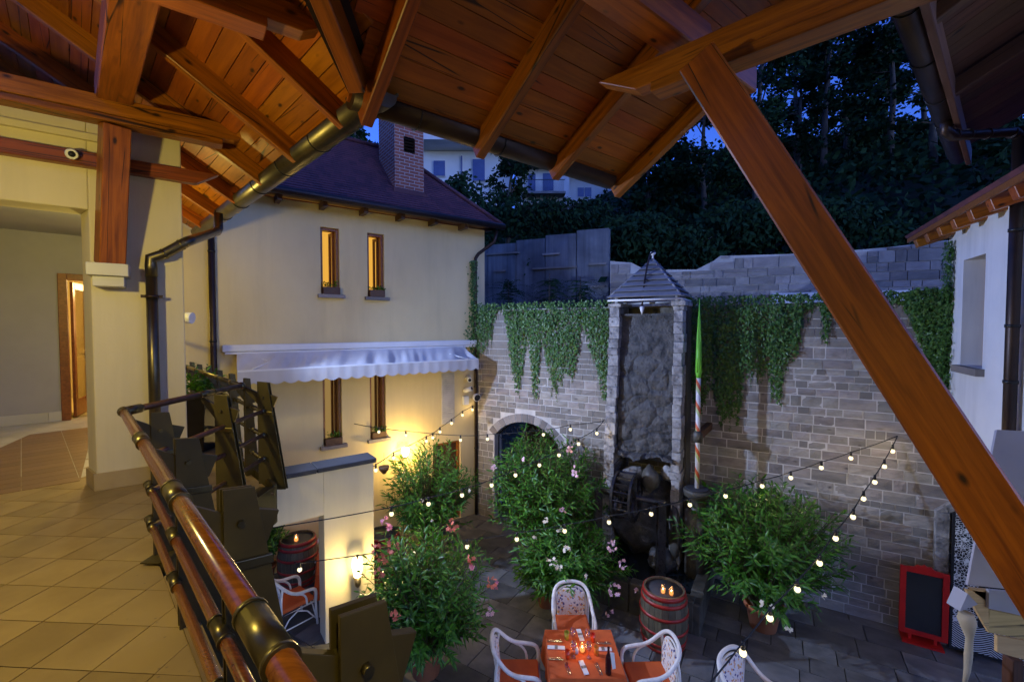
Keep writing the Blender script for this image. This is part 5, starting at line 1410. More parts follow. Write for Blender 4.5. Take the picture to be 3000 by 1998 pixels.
def candle_jar(loc, label, r=.042, h=.11, power=.7):
    t = thing("candle_jar", label, "candle", loc, group="candles in glass jars"); L_ = Vector(loc)
    MB().lathe([(r * .8, .001), (r, h * .3), (r, h * .8), (r * .8, h), (r * .74, h), (r * .92, h * .78), (r * .92, h * .32), (r * .7, .008)], 14, L_).build("jar", M_glass, t)
    MB().lathe([(r * .7, .010), (r * .7, h * .45), (.004, h * .47)], 12, L_).build("wax", emit("candle_wax_glow", (1.0, .35, .08), 2.2, False) if "candle_wax_glow" not in MATS else MATS["candle_wax_glow"], t)
    MB().lathe([(.002, 0), (.008, .012), (.004, .026), (.001, .036)], 8, L_ + UP * h * .48).build("flame", emit("flame_glow", (1.0, .6, .2), 25, False) if "flame_glow" not in MATS else MATS["flame_glow"], t)
    point("candle_light", L_ + UP * (h + .03), power, (1.0, .45, .14), .02, t)
bt = GZ + .86 - .032
candle_jar((2.31, 6.62, bt), "left candle jar on the courtyard barrel"); candle_jar((2.42, 6.57, bt), "right candle jar on the courtyard barrel")
candle_jar((-4.10, 8.25, bt), "candle jar on the barrel inside the doorway", .05, .13)

# ================================================================== RATTAN CHAIRS
def floral():
    m, nt, bs, out = _new("floral_print_fabric"); co = _coords(nt, 'Object', (1, 1, 1), False)
    v = nt.nodes.new("ShaderNodeTexVoronoi"); v.inputs["Scale"].default_value = 42; nt.links.new(co, v.inputs["Vector"])
    rp = nt.nodes.new("ShaderNodeValToRGB"); rp.color_ramp.interpolation = 'CONSTANT'; el = rp.color_ramp.elements
    sep = nt.nodes.new("ShaderNodeSeparateColor"); nt.links.new(v.outputs["Color"], sep.inputs[0]); nt.links.new(sep.outputs[0], rp.inputs[0])
    el[0].color = (.78, .73, .68, 1); el[1].position = .52; el[1].color = (.62, .30, .20, 1)
    for p, c in ((.58, (.72, .64, .56, 1)), (.70, (.10, .09, .22, 1)), (.78, (.70, .40, .12, 1)), (.88, (.76, .70, .66, 1))): e = el.new(p); e.color = c
    nt.links.new(rp.outputs[0], bs.inputs["Base Color"]); bs.inputs["Roughness"].default_value = .9; return m
M_floral = floral()
def make_chair(label, loc, rotz, group="white rattan armchairs"):
    """local: faces +y, seat 0.44 high"""
    t = thing("rattan_armchair", label, "chair", loc, rotz, group); W = M_white_paint
    def arc(f, n=22): return [f(i / n) for i in range(n + 1)]
    # back hoop flowing into the arms and down to the front of the seat
    half = [(.265, .29, .42), (.278, .296, .56), (.290, .25, .635), (.295, .12, .652), (.292, -.02, .668), (.286, -.12, .722), (.270, -.20, .805), (.236, -.265, .878), (.17, -.30, .922), (.085, -.315, .942), (0, -.32, .946)]
    loop = half + [(-x, y, z) for x, y, z in half[-2::-1]]
    def smooth(p, it=2):
        for _ in range(it):
            q = [p[0]]
            for a, b in zip(p, p[1:]): q += [tuple(lerp(a[i], b[i], .25) for i in range(3)), tuple(lerp(a[i], b[i], .75) for i in range(3))]
            p = q + [p[-1]]
        return p
    MB().tube(smooth(loop), .0255, 10).build("back_hoop", W, t)
    MB().tube(smooth([(-.235, -.235, .42), (-.235, -.25, .70), (-.20, -.275, .83), (-.10, -.29, .885), (0, -.295, .893), (.10, -.29, .885), (.20, -.275, .83), (.235, -.25, .70), (.235, -.235, .42)]), .014, 8).build("inner_hoop", W, t)
    for s_ in (-1, 1):
        MB().tube(smooth([(s_ * .262, -.235, .84), (s_ * .272, -.262, .66), (s_ * .264, -.262, .42), (s_ * .262, -.29, .004)]), .020, 8).build("leg", W, t)
        MB().tube([(s_ * .265, .29, .44), (s_ * .265, .30, .22), (s_ * .27, .315, .004)], .020, 8).build("leg", W, t)
        MB().tube(smooth([(s_ * .292, -.03, .66), (s_ * .287, .07, .62), (s_ * .278, .13, .54), (s_ * .268, .145, .42)]), .016, 8).build("arm_loop", W, t)
        MB().tube([(s_ * .265, .30, .10), (s_ * .262, .15, .30), (s_ * .26, .0, .375), (s_ * .26, -.14, .30), (s_ * .26, -.28, .10)], .0115, 7).build("side_brace", W, t)
        MB().tube([(s_ * .262, .30, .15), (s_ * .26, -.28, .15)], .0115, 7).build("stretcher", W, t)
    MB().tube([(-.265, .29, .40), (.265, .29, .40), (.262, -.26, .40), (-.262, -.26, .40), (-.265, .29, .40)], .0185, 8).build("seat_frame", W, t)
    MB().tube([(-.26, .30, .10), (-.15, .30, .28), (0, .30, .345), (.15, .30, .28), (.26, .30, .10)], .0115, 7).build("front_brace", W, t)
    MB().box((0, .015, .445), (.49, .54, .075)).build("seat_cushion", M_orange, t, bevel=.028)
    # padded back in printed fabric
    mb = MB(); prof = [(-.205, .46), (.205, .46), (.222, .66), (.20, .81), (.11, .87), (-.11, .87), (-.20, .81), (-.222, .66)]
    mb.plate([(x, -.245 - .28 * max(z - .46, 0) * .35, z) for x, z in prof], (0, 1, 0), .035); mb.build("back_pad", M_floral, t, bevel=.012)
    return t
def tie(loc): return loc
TZ = GZ + .75
ch0 = make_chair("white rattan armchair at the far side of the dinner table, facing the viewer", (.905, 6.42, GZ), math.pi)
copy_tree(ch0, None, location=(.06, 5.50, GZ), rotation_euler=(0, 0, R(-90)), label="white rattan armchair at the left side of the dinner table")
copy_tree(ch0, None, location=(1.76, 5.46, GZ), rotation_euler=(0, 0, R(92)), label="white rattan armchair at the right side of the dinner table")
copy_tree(ch0, None, location=(2.80, 5.02, GZ), rotation_euler=(0, 0, R(212)), label="white rattan armchair at the bottom right edge of the view")
copy_tree(ch0, None, location=(-3.62, 7.05, GZ), rotation_euler=(0, 0, R(-38)), label="white rattan armchair seen through the doorway of the white wall, nearest")
copy_tree(ch0, None, location=(-3.55, 8.55, GZ), rotation_euler=(0, 0, R(172)), label="white rattan armchair behind the orange table in the doorway")
def table(name, label, c, w, d, rz, clothlen=.42):
    t = thing(name, label, "table", (c[0], c[1], GZ), rz)
    for sx in (-1, 1):
        for sy in (-1, 1): MB().box((sx * (w / 2 - .06), sy * (d / 2 - .06), .355), (.05, .05, .706)).build("leg", M_white_paint, t)
    MB().box((0, 0, .725), (w - .01, d - .01, .03)).build("table_top", M_white_paint, t)
    mb = MB(); n = 40; per = []
    for i in range(n):
        f = i / n * 4; k = int(f); u = f - k
        per.append({0: (lerp(-1, 1, u), -1), 1: (1, lerp(-1, 1, u)), 2: (lerp(1, -1, u), 1), 3: (-1, lerp(1, -1, u))}[k])
    vs_ = [(x * w / 2, y * d / 2, .748) for x, y in per]
    for lev in (1, 2, 3):
        for i, (x, y) in enumerate(per):
            cr_ = max(0, min(abs(x), abs(y)) - .6) / .4; fl = .012 * lev * math.sin(i * 2.1) + .03 * lev * cr_
            vs_.append((x * (w / 2 + .012 + fl * .5), y * (d / 2 + .012 + fl * .5), .748 - clothlen * lev / 3 + (.02 * math.sin(i * 1.7) if lev == 3 else 0)))
    mb.add(vs_, [tuple(range(n))] + [(l * n + i, (l + 1) * n + i, (l + 1) * n + (i + 1) % n, l * n + (i + 1) % n) for l in range(3) for i in range(n)], False)
    mb.build("tablecloth", M_orange, t)
    return t
table("dinner_table", "dinner table laid with an orange cloth in the foreground of the courtyard", (.905, 5.50), .90, .84, 0)
table("dinner_table", "orange-clothed table half hidden behind the white wall", (-3.05, 7.75), .8, .8, R(22))
# ---- settings on the main table
def tpt(sx, sy, h=0.0): return onz(sx, sy, TZ + h)
def z1(x, y): return 1450 + x / 4.71, 1720 + y / 4.71
M_napkin = pmat("white_napkin", (.80, .79, .76), (.72, .71, .69), 12, .9)
M_band = pmat("printed_napkin_band", (.30, .27, .22), (.12, .10, .09), 40, .8)
for k, (x, y, rz, lab) in enumerate(((845, 835, R(-4), "left"), (1490, 855, R(-3), "right"), (1225, 1110, R(100), "near"), (1178, 660, R(95), "far"))):
    c = tpt(*z1(x, y)); n = thing("napkin", f"folded white napkin with printed band on the {lab} side of the table", "napkin", (c.x, c.y, TZ), rz, "napkins on the dinner table")
    MB().box((0, 0, .007), (.225, .062, .012)).build("cloth", M_napkin, n, bevel=.004); MB().box((0, 0, .0145), (.038, .064, .004)).build("band", M_band, n)
def cutlery(c, rz, lab):
    t = thing("fork_and_knife", f"fork and knife laid {lab}", "cutlery", (c.x, c.y, TZ), rz, "cutlery on the dinner table")
    f = MB().box((-.045, .012, .003), (.10, .006, .003)).box((.035, .012, .004), (.035, .014, .003))
    for q in (-1, 0, 1): f.box((.07, .012 + q * .005, .005), (.04, .0025, .003))
    f.build("fork", M_steel, t); MB().box((-.05, -.014, .003), (.09, .010, .004)).box((.05, -.014, .003), (.11, .014, .002)).build("knife", M_steel, t)
for (x, y, rz, lab) in ((820, 740, 0, "at the upper left corner of the table"), (830, 985, 0, "at the lower left corner of the table"), (1490, 768, 0, "at the upper right corner of the table"), (1005, 1120, R(98), "at the near left of the table"), (1430, 1130, R(100), "at the near right of the table")):
    cutlery(tpt(*z1(x, y)), rz, lab)
def wineglass(c, lab):
    t = thing("wine_glass", lab, "glass", (c.x, c.y, TZ), None, "wine glasses on the dinner table")
    MB().lathe([(.032, .001), (.030, .004), (.005, .008), (.0045, .085), (.024, .10), (.038, .135), (.034, .195), (.032, .195), (.0355, .135), (.022, .104), (.001, .097)], 16, (c.x, c.y, TZ)).build("glass", M_glass, t)
for (x, y, lab) in ((1085, 960, "wine glass left of the candle"), (1295, 970, "wine glass right of the candle"), (1075, 770, "wine glass at the far left of the candle"), (1275, 790, "wine glass at the far right of the candle")): wineglass(tpt(*z1(x, y)), lab)
M_tumbler = {n: thin_glass(n + "_glass", c, .08, .35) for n, c in (("red", (.95, .10, .02)), ("amber", (.95, .45, .05)), ("yellow_green", (.7, .75, .1)))}
for (x, y, m_, lab) in ((1000, 985, "red", "red glass tumbler at the left front of the candle"), (1350, 750, "red", "red glass tumbler right behind the candle"), (1400, 930, "amber", "amber glass tumbler right of the candle"), (990, 720, "yellow_green", "yellow glass tumbler at the far left")):
    c = tpt(*z1(x, y)); t = thing("tumbler", lab, "glass", (c.x, c.y, TZ), None, "coloured tumblers on the dinner table")
    MB().lathe([(.024, .001), (.033, .11), (.030, .11), (.022, .008)], 14, (c.x, c.y, TZ)).build("glass", M_tumbler[m_], t)
c = tpt(*z1(1205, 885)); candle_jar((c.x, c.y, TZ), "glowing candle jar at the centre of the dinner table", .045, .10, 2.0)
c = tpt(*z1(1130, 905)); t = thing("salt_shaker", "small pale shaker beside the table candle", "shaker", c); MB().lathe([(.02, .001), (.022, .05), (.014, .07), (.004, .08)], 12, c).build("shaker", M_napkin, t)
c = tpt(*z1(1565, 1190)); bo = thing("wine_bottle", "dark wine bottle with a paper collar on the dinner table", "bottle", (c.x, c.y, TZ))
MB().lathe([(.034, .001), (.037, .02), (.037, .19), (.030, .22), (.014, .255), (.0135, .31), (.016, .312), (.016, .325), (.001, .326)], 18, (c.x, c.y, TZ)).build("bottle", pmat("dark_red_bottle", (.05, .008, .008), (.02, .006, .006), 3, .08), bo)
MB().plate([(c.x + .012, c.y - .03, TZ + .29), (c.x + .060, c.y - .03, TZ + .28), (c.x + .075, c.y - .055, TZ + .11), (c.x + .035, c.y - .055, TZ + .10)], (0, -1, 0), .003).build("paper_collar", M_napkin, bo)

# ================================================================== BLACKBOARD AND PAINTED PANEL
BP = Plane(onz(2641, 1867, GZ) - Vector(WP.d) * .04, WP.d)
bb = thing("menu_blackboard", "empty blackboard in a carved red frame standing by the wall", "blackboard", BP.at(.3, GZ))
bw = BP.hit(2780, 1770)[0]; bz0, bz1 = BP.hit(2634, 1845)[1], BP.hit(2634, 1652)[1]; bw = max(bw, .5)
mb = MB(); f = .075
vbox(mb, BP, 0, f, bz0, bz1, -.02, .02); vbox(mb, BP, bw - f, bw, bz0, bz1, -.02, .02); vbox(mb, BP, f, bw - f, bz0, bz0 + f, -.02, .02)
mb.plate([BP.at(a * bw, z, -.02) for a, z in ((.13, bz1 - f), (.87, bz1 - f), (.87, bz1), (.72, bz1 + .01), (.64, bz1 + .05), (.56, bz1 + .045), (.5, bz1 + .075), (.44, bz1 + .045), (.36, bz1 + .05), (.28, bz1 + .01), (.13, bz1))], BP.n, .04)
mb.build("frame", M_red, bb, bevel=.004)
vbox(MB(), BP, f, bw - f, bz0 + f, bz1 - f, -.012, .004).build("slate", M_chalk, bb)
for a in (.20 * bw, .72 * bw): vbox(MB(), BP, a, a + .04, GZ + .03, bz0, -.015, .015).build("leg", M_red, bb)
vbox(MB(), BP, .05 * bw, .9 * bw, GZ + .002, GZ + .035, -.12, .12).build("foot", M_red, bb)
def lace():
    m, nt, bs, out = _new("white_lace_painting_on_black"); tc = nt.nodes.new("ShaderNodeTexCoord"); co = tc.outputs["Object"]
    sx = nt.nodes.new("ShaderNodeSeparateXYZ"); nt.links.new(co, sx.inputs[0])
    def M(op, a, b=None, c=None):
        n = nt.nodes.new("ShaderNodeMath"); n.operation = op
        for i, v in enumerate((a, b, c)):
            if v is None: continue
            if hasattr(v, "links"): nt.links.new(v, n.inputs[i])
            else: n.inputs[i].default_value = v
        return n.outputs[0]
    X, Z = sx.outputs[0], sx.outputs[2]
    v = nt.nodes.new("ShaderNodeTexVoronoi"); v.inputs["Scale"].default_value = 9; nt.links.new(co, v.inputs["Vector"])
    vp = nt.nodes.new("ShaderNodeVectorMath"); vp.operation = 'SUBTRACT'; nt.links.new(co, vp.inputs[0]); nt.links.new(v.outputs["Position"], vp.inputs[1])
    v2 = nt.nodes.new("ShaderNodeTexVoronoi"); v2.feature = 'DISTANCE_TO_EDGE'; v2.inputs["Scale"].default_value = 28; nt.links.new(co, v2.inputs["Vector"])
    ang = M('ARCTAN2', M('FRACT', M('MULTIPLY', X, 11.0)), M('FRACT', M('MULTIPLY', Z, 11.0)))
    star = M('LESS_THAN', v.outputs["Distance"], M('MULTIPLY_ADD', M('SINE', M('MULTIPLY', ang, 12.0)), .12, .30))
    net = M('LESS_THAN', v2.outputs["Distance"], .07)
    lace_ = M('MAXIMUM', M('MULTIPLY', star, M('GREATER_THAN', v2.outputs["Distance"], .05)), net)
    # waves along the foot
    wav = M('SINE', M('MULTIPLY', M('MULTIPLY_ADD', M('ABSOLUTE', M('SINE', M('MULTIPLY', X, 7.0))), .10, Z), 190.0))
    wave = M('GREATER_THAN', wav, .25)
    border = M('MAXIMUM', M('MAXIMUM', M('LESS_THAN', X, .30), M('GREATER_THAN', X, 1.15)), M('GREATER_THAN', Z, 1.78))
    foot = M('LESS_THAN', Z, .42)
    patt = M('ADD', M('MULTIPLY', foot, wave), M('MULTIPLY', M('SUBTRACT', 1.0, foot), M('MULTIPLY', border, lace_)))
    rim = M('MAXIMUM', M('LESS_THAN', X, .03), M('LESS_THAN', Z, .03)); patt = M('MULTIPLY', patt, M('SUBTRACT', 1.0, rim))
    crown = M('MULTIPLY', M('MULTIPLY', M('GREATER_THAN', X, .34), M('LESS_THAN', X, .62)), M('MULTIPLY', M('GREATER_THAN', Z, M('MULTIPLY_ADD', M('ABSOLUTE', M('SINE', M('MULTIPLY', X, 45.0))), .06, 1.50)), M('LESS_THAN', Z, 1.70)))
    patt = M('MINIMUM', M('ADD', patt, M('MULTIPLY', crown, net)), 1.0)
    nt.links.new(_mix(nt, (.010, .010, .012), (.72, .72, .72), patt), bs.inputs["Base Color"]); bs.inputs["Roughness"].default_value = .6; return m
LPp = Plane(WP.at(9.02, 0, .22), WP.d)
pn = thing("painted_panel", "tall black panel painted with white lace borders and waves at the right", "panel", LPp.at(.6, GZ))
outp = [(0, 0), (1.5, 0), (1.5, 2.05), (1.2, 2.22), (.75, 2.34), (.30, 2.22), (0, 2.05)]
M4 = Matrix.Translation(LPp.at(0, GZ + .05)) @ Matrix.Rotation(LPp.ang, 4, 'Z')
lm = MB().plate([(a, 0, z) for a, z in outp], (0, -1, 0), .035).mesh("panel"); link("board", lm, lace(), pn, m=M4)
MB().box(LPp.at(.2, GZ + .025, -.02), (.1, .3, .05), LPp.ang).build("foot", M_black, pn); MB().box(LPp.at(1.3, GZ + .025, -.02), (.1, .3, .05), LPp.ang).build("foot", M_black, pn)
ss = thing("stone_door_surround", "smooth grey stone surround behind the painted panel", "surround", WP.at(9.0, GZ, .1))
vbox(MB(), WP, 8.86, 9.02, GZ, GZ + 2.05, .03, .14).build("jamb", M_pillar, ss, bevel=.006)
MB().plate([WP.at(a, GZ + z, .03) for a, z in ((8.86, 2.055), (9.02, 2.055), (9.40, 2.36), (9.8, 2.45), (9.8, 2.62), (9.32, 2.52))], WP.n, .10).build("arch_stone", M_pillar, ss, bevel=.006)

# ================================================================== MARKET HUT AT THE RIGHT EDGE
hut = thing("market_hut", "wooden market hut with a grey sheet roof at the right edge", "hut", (4.6, 4.2, GZ))
k_ = .80
r_bl = Vector((5.30 * k_, 5.06 * k_, CZ - 3.01 * k_)); r_br = r_bl + Vector((1.0, -.20, -.01)) * 1.6; up_ = Vector((.74, .47, 1.34))
M_sheet = pmat("grey_lilac_roof_sheet", (.42, .41, .45), (.36, .35, .40), 1.5, .6)
MB().plate([r_bl, r_br, r_br + up_, r_bl + up_], (r_br - r_bl).cross(up_), .03).build("roof_sheet", M_sheet, hut)
fdv = (r_br - r_bl).normalized()
def hutp(sx, sy, Y): return onY(sx, sy, Y)
Yh = 3.95
for (x0, y0, x1, y1, x2, y2, x3, y3, m_, nm) in ((2840, 1722, 3050, 1745, 3050, 1790, 2905, 1772, M_pine, "board"), (2898, 1728, 3050, 1742, 3050, 1815, 2897, 1782, M_sheet, "grey_board"), (2897, 1785, 3050, 1818, 3050, 1880, 2897, 1852, M_pine, "board"), (2922, 1862, 3050, 1884, 3050, 1945, 2922, 1910, M_pine, "board"), (2832, 1728, 2900, 1735, 2897, 1850, 2862, 1790, M_pine, "board")):
    dY = {"board": 0.0, "grey_board": -.03}[nm]
    pts = [hutp(x, y, Yh + dY) for x, y in ((x0, y0), (x1, y1), (x2, y2), (x3, y3))]
    MB().plate(pts, (0, 1, 0), .028).build(nm, m_, hut)
q = hutp(2968, 1925, Yh + .1); beam("post", Vector((q.x, q.y, GZ)), q, .10, .10, M_darkwood, hut)
q2 = Vector((q.x + 1.0, q.y - .1, 0)); beam("post", Vector((q2.x, q2.y, GZ)), Vector((q2.x, q2.y, q.z)), .10, .10, M_darkwood, hut)
# small gable with a hanging sack
gpts = [hutp(x, y, 3.80) for x, y in ((2835, 1738), (2865, 1770), (2812, 1790))]
MB().plate(gpts, (0, 1, 0), .12).build("small_gable", M_sheet, hut)
sk = thing("hanging_sack", "long beige cloth sack hanging from the market hut", "sack", hutp(2835, 1800, 3.80))
M_sack = pmat("beige_sack_cloth", (.55, .45, .30), (.42, .34, .22), 6, .9, bump=.4, bscale=14)
MB().tube([hutp(x, y, 3.80) for x, y in ((2832, 1795), (2832, 1815), (2836, 1838), (2840, 1870), (2837, 1920), (2834, 1960), (2824, 2010))], [.05, .065, .05, .026, .03, .024, .012], 10).build("sack", M_sack, sk)

# ================================================================== STRING LIGHTS
def string_light(label, A_, B_, bulbs, extra=(), power=7.5):
    """cable between two anchors; bulbs hang below it on the line the photograph shows"""
    A_, B_ = Vector(A_), Vector(B_); t = thing("string_lights", label, "string lights", A_, group="festoon lights over the courtyard")
    d = Vector((B_.x - A_.x, B_.y - A_.y, 0)); n = Vector((d.y, -d.x, 0)); ps = []
    for (sx, sy) in bulbs:
        r_ = ray(sx, sy); k = Vector((A_.x, A_.y, 0)).dot(n) / (r_.x * n.x + r_.y * n.y); ps.append(Vector((r_.x * k, r_.y * k, CZ + r_.z * k)))
    ps.sort(key=lambda p: (p - A_).length)
    pts = [A_] + [p + UP * .095 for p in ps] + [B_]
    path = []
    for i in range(len(pts) - 1):
        for j in range(4): f = j / 4; path.append(pts[i].lerp(pts[i + 1], f) - UP * (.012 * math.sin(f * math.pi)))
    MB().tube(path + [B_], .0075, 5).build("cable", M_cable, t)
    for p in ps:
        b = MB().ball(p, .031, 12, 8, (1, 1, 1.1)).build("bulb", M_bulb, t)
        MB().tube([p + UP * .032, p + UP * .105], [.019, .015], 8).build("socket", M_cable, b)
        l = point("bulb_light", p, power, (1.0, .74, .36), .036, b)
        l.location = (0, 0, 0)
V = lambda x, y: (x * 1.2744, y * 1.2744)
anchor = WP.at(*WP.hit(2628, 1276), .03)
string_light("festoon string across the courtyard from the right wall to the white wall", anchor, onY(862, 1646, 6.2),
    [V(*q) for q in ((1956, 1053), (1888, 1075), (1818, 1098), (1752, 1117), (1668, 1140), (1586, 1160), (1497, 1181), (1400, 1200), (1298, 1220), (1188, 1239), (1074, 1256), (950, 1271))] + [(878, 1668)])
string_light("festoon string from the right wall down towards the viewer", anchor, onY(2010, 2080, 3.2),
    [V(*q) for q in ((2052, 1037), (2033, 1072), (2011, 1108), (1985, 1146), (1961, 1188), (1921, 1237), (1884, 1294), (1833, 1354), (1770, 1420), (1708, 1500))])
string_light("festoon string from the waterfall tower to below the balcony", TP.at(*TP.hit(1772, 1228), .03), onY(770, 1550, 5.2),
    [V(*q) for q in ((900, 1181), (985, 1158), (1062, 1138), (1130, 1115), (1185, 1092), (1240, 1069), (1285, 1046), (1330, 1020), (1372, 996))])
string_light("nearly level festoon string from the cream house to the waterfall tower", FP.at(*FP.hit(1036, 1240), .03), TP.at(*TP.hit(1771, 1232), .05),
    [(1110, 1265), (1189, 1275), (1349, 1289), (1428, 1286), (1592, 1273), (1671, 1258)])
string_light("short festoon string from the house corner down to the slate coping", FP.at(*FP.hit(1386, 1188), .08), GP.at(GP.hit(1098, 1385)[0], GP.hit(1098, 1370)[1], -.1),
    [(1384, 1200), (1355, 1216), (1323, 1240), (1289, 1265), (1268, 1282), (1249, 1292), (1153, 1341), (1101, 1377)])

# ================================================================== COURTYARD FLOODLIGHT (its white housing shows past the pillar)
fl = thing("courtyard_floodlight", "white floodlight peeping out behind the pillar", "lamp", (-5.08, 6.90, 1.70))
fc = onY(551, 931, 6.9); fd_ = Vector((9.6, 1.2, -1.2)).normalized()
MB().tube([fc - fd_ * .10, fc - fd_ * .02, fc + fd_ * .06], [.05, .085, .09], 14).build("housing", M_white_metal, fl)
MB().tube([fc - fd_ * .08, Vector((fc.x - .3, fc.y + .06, fc.z)), Vector((fc.x - .7, fc.y + .1, fc.z + .02))], .02, 8).build("arm", M_black, fl)
MB().tube([fc + fd_ * .05, fc + fd_ * .058], .08, 14).build("glass", emit("flood_glass", (.75, .85, 1.0), 10, False), fl)
ld = bpy.data.lights.new("floodlight_beam", 'SPOT'); ld.energy = 2900; ld.color = (.42, .57, 1.0); ld.spot_size = R(108); ld.spot_blend = 1.0; ld.shadow_soft_size = .05
lo_ = bpy.data.objects.new("floodlight_beam", ld); COL.objects.link(lo_); lo_.parent = fl; lo_.location = fc + fd_ * .10 - wl(fl)
lo_.rotation_euler = fd_.to_track_quat('-Z', 'Y').to_euler()
# ================================================================== RIGHT BUILDING
RC = WP.at(WP.hit(2772, 1000)[0], 0)
RP_ = Plane(RC, (0.484, 0.875))     # runs away from the viewer; the face turned to the courtyard is on its left
rb_ = thing("white_building", "white plastered building with a deep window on the right", "building", RP_.at(-1.5, 0))
def rhit(sx, sy, off=0): return RP_.hit(sx, sy, -off)
def rat(a, z, off=0): return RP_.at(a, z, -off)     # off > 0 towards the courtyard
wa = rhit(2819, 900)[0]; wb = rhit(2883, 900)[0]; wz1 = rhit(2850, 755)[1]; wz0 = rhit(2850, 1075)[1]
WW = (min(wa, wb), max(wa, wb), wz0, wz1)
REZ = 3.02
xs = [-4.6, WW[0], WW[1], 0.0]; zs = [-.62, WW[2], WW[3], REZ]
mb = MB()
for i in range(3):
    for j in range(3):
        if i == 1 and j == 1: continue
        mb.add([rat(xs[i], zs[j]), rat(xs[i], zs[j + 1]), rat(xs[i + 1], zs[j + 1]), rat(xs[i + 1], zs[j])], [(3, 2, 1, 0)])
cc_ = [(WW[0], WW[2]), (WW[1], WW[2]), (WW[1], WW[3]), (WW[0], WW[3])]
for k in range(4):
    (p, q), (r_, s_) = cc_[k], cc_[(k + 1) % 4]
    mb.add([rat(p, q), rat(p, q, -.30), rat(r_, s_, -.30), rat(r_, s_)], [(0, 1, 2, 3)])
mb.add([rat(-4.6, -.62), rat(0, -.62), rat(0, -.62, -4), rat(-4.6, -.62, -4)], [(0, 1, 2, 3)])
mb.add([rat(0, -.62), rat(0, REZ), rat(0, REZ, -4), rat(0, -.62, -4)], [(0, 1, 2, 3)])
mb.build("wall", M_white, rb_)
mb = MB()
def rbox(mb, a0, a1, z0, z1, o0, o1): return mb.prism([rat(a0, 0, o0)[:2], rat(a1, 0, o0)[:2], rat(a1, 0, o1)[:2], rat(a0, 0, o1)[:2]], z0, z1)
t = .07
for (x0, x1, y0, y1) in ((WW[0], WW[0] + t, WW[2], WW[3]), (WW[1] - t, WW[1], WW[2], WW[3]), (WW[0] + t, WW[1] - t, WW[2], WW[2] + t), (WW[0] + t, WW[1] - t, WW[3] - t, WW[3])): rbox(mb, x0, x1, y0, y1, -.30, -.22)
w = mb.build("window", M_frame, rb_)
rbox(MB(), WW[0] + t, WW[1] - t, WW[2] + t, WW[3] - t, -.28, -.27).build("pane", pmat("dark_pane", (.02, .025, .04), (.03, .035, .05), 2, .08), w)
rbox(MB(), WW[0] - .08, WW[1] + .04, WW[2] - .10, WW[2] - .003, -.2, .09).build("sill", M_stone_far, w, bevel=.005)
# eave: tiles, fascia, rafter tails
o_e = .36
mb = MB(); mb.add([rat(-4.6, REZ + .02, o_e), rat(.62, REZ + .02, o_e), rat(.62, REZ + 2.2, -3.4), rat(-4.6, REZ + 2.2, -3.4)], [(3, 2, 1, 0)])
rr_ = mb.build("roof", M_roof_tile, rb_); so = rr_.modifiers.new("solid", 'SOLIDIFY'); so.thickness = .055; so.offset = 1
rbox(MB(), -4.6, .60, REZ - .055, REZ + .015, o_e - .03, o_e).build("fascia", M_frame, rr_)
for k in range(8):
    a = .35 - k * .52
    A_, B_ = rat(a, REZ - .10, o_e - .05), rat(a, REZ + .08, -.25)
    beam("rafter_tail", A_, B_, .13, .16, M_timber, rr_)
# white downpipe -> dark brown
ds = rhit(2972, 800, .09)[0]
dp = thing("downpipe", "dark brown downpipe on the white building at the right edge", "downpipe", rat(ds, 0, .09))
MB().tube([rat(ds, 3.72, .09), rat(ds, -1.0, .09)], .056, 12).build("pipe", M_gutter_dark, dp)
for z in (1.55, .93, 2.6): MB().tube([rat(ds, z, .09), rat(ds, z + .035, .09)], .064, 12).build("clamp", M_black, dp)
# ---- upper right roof overhang with gutter
hr = thing("plank_roof_overhang", "dark plank underside of a roof overhang at the top right", "roof", (4.5, 3.5, 4.0))
g0, g1 = onz(2664, 25, 3.78), onz(2800, 440, 3.78); gd = (g1 - g0).normalized(); gin = Vector((gd.y, -gd.x, 0))
ga, gb = g0 - gd * 2.2, g1 + gd * .35
nr = int((gb - ga).length / .21)
ups = (gin + UP * .5).normalized(); nrm = (UP - gin * .5).normalized()
for k in range(nr + 1):
    c = ga + gd * (k * .21) + ups * 1.55 + UP * .06
    M = Matrix.Translation(c) @ Matrix(((ups.x, gd.x, nrm.x, 0), (ups.y, gd.y, nrm.y, 0), (ups.z, gd.z, nrm.z, 0), (0, 0, 0, 1)))
    link("plank", MB().box((0, 0, 0), (3.1, .203, .025)).mesh("plank"), M_plank_b, hr, m=M)
MB().plate([ga + UP * .1, gb + UP * .1, gb + ups * 3.2 + UP * .1, ga + ups * 3.2 + UP * .1], UP, .06).build("roof_deck", M_gutter_dark, hr)
beam("fascia", ga + gin * .1 - UP * .03, gb + gin * .1 - UP * .03, .05, .20, M_plank_b, hr)
for k in range(3): beam("rafter", ga + gd * (.9 + k * 1.5) + gin * .08 - UP * .02, ga + gd * (.9 + k * 1.5) + ups * 3 - UP * .02, .09, .13, M_plank_b, hr)
gutter("eave_gutter", "dark gutter on the roof overhang at the top right", ga - UP * .01, gb - UP * .01, .085, M_gutter_dark, (1.2, 2.1, 3.0, 3.9, 4.7), -1)
dp2 = thing("gutter_outlet", "bent dark pipe linking the upper gutter to the right downpipe", "pipe", g1)
g_o = onz(2772, 358, 3.70); e_ = rat(ds, 3.70, .09)
MB().tube([g_o + UP * .05, g_o - UP * .10, g_o.lerp(e_, .08) - UP * .14, g_o.lerp(e_, .92) - UP * .03, e_ - UP * .08, e_ - UP * .3], .052, 12).build("pipe", M_gutter_dark, dp2)
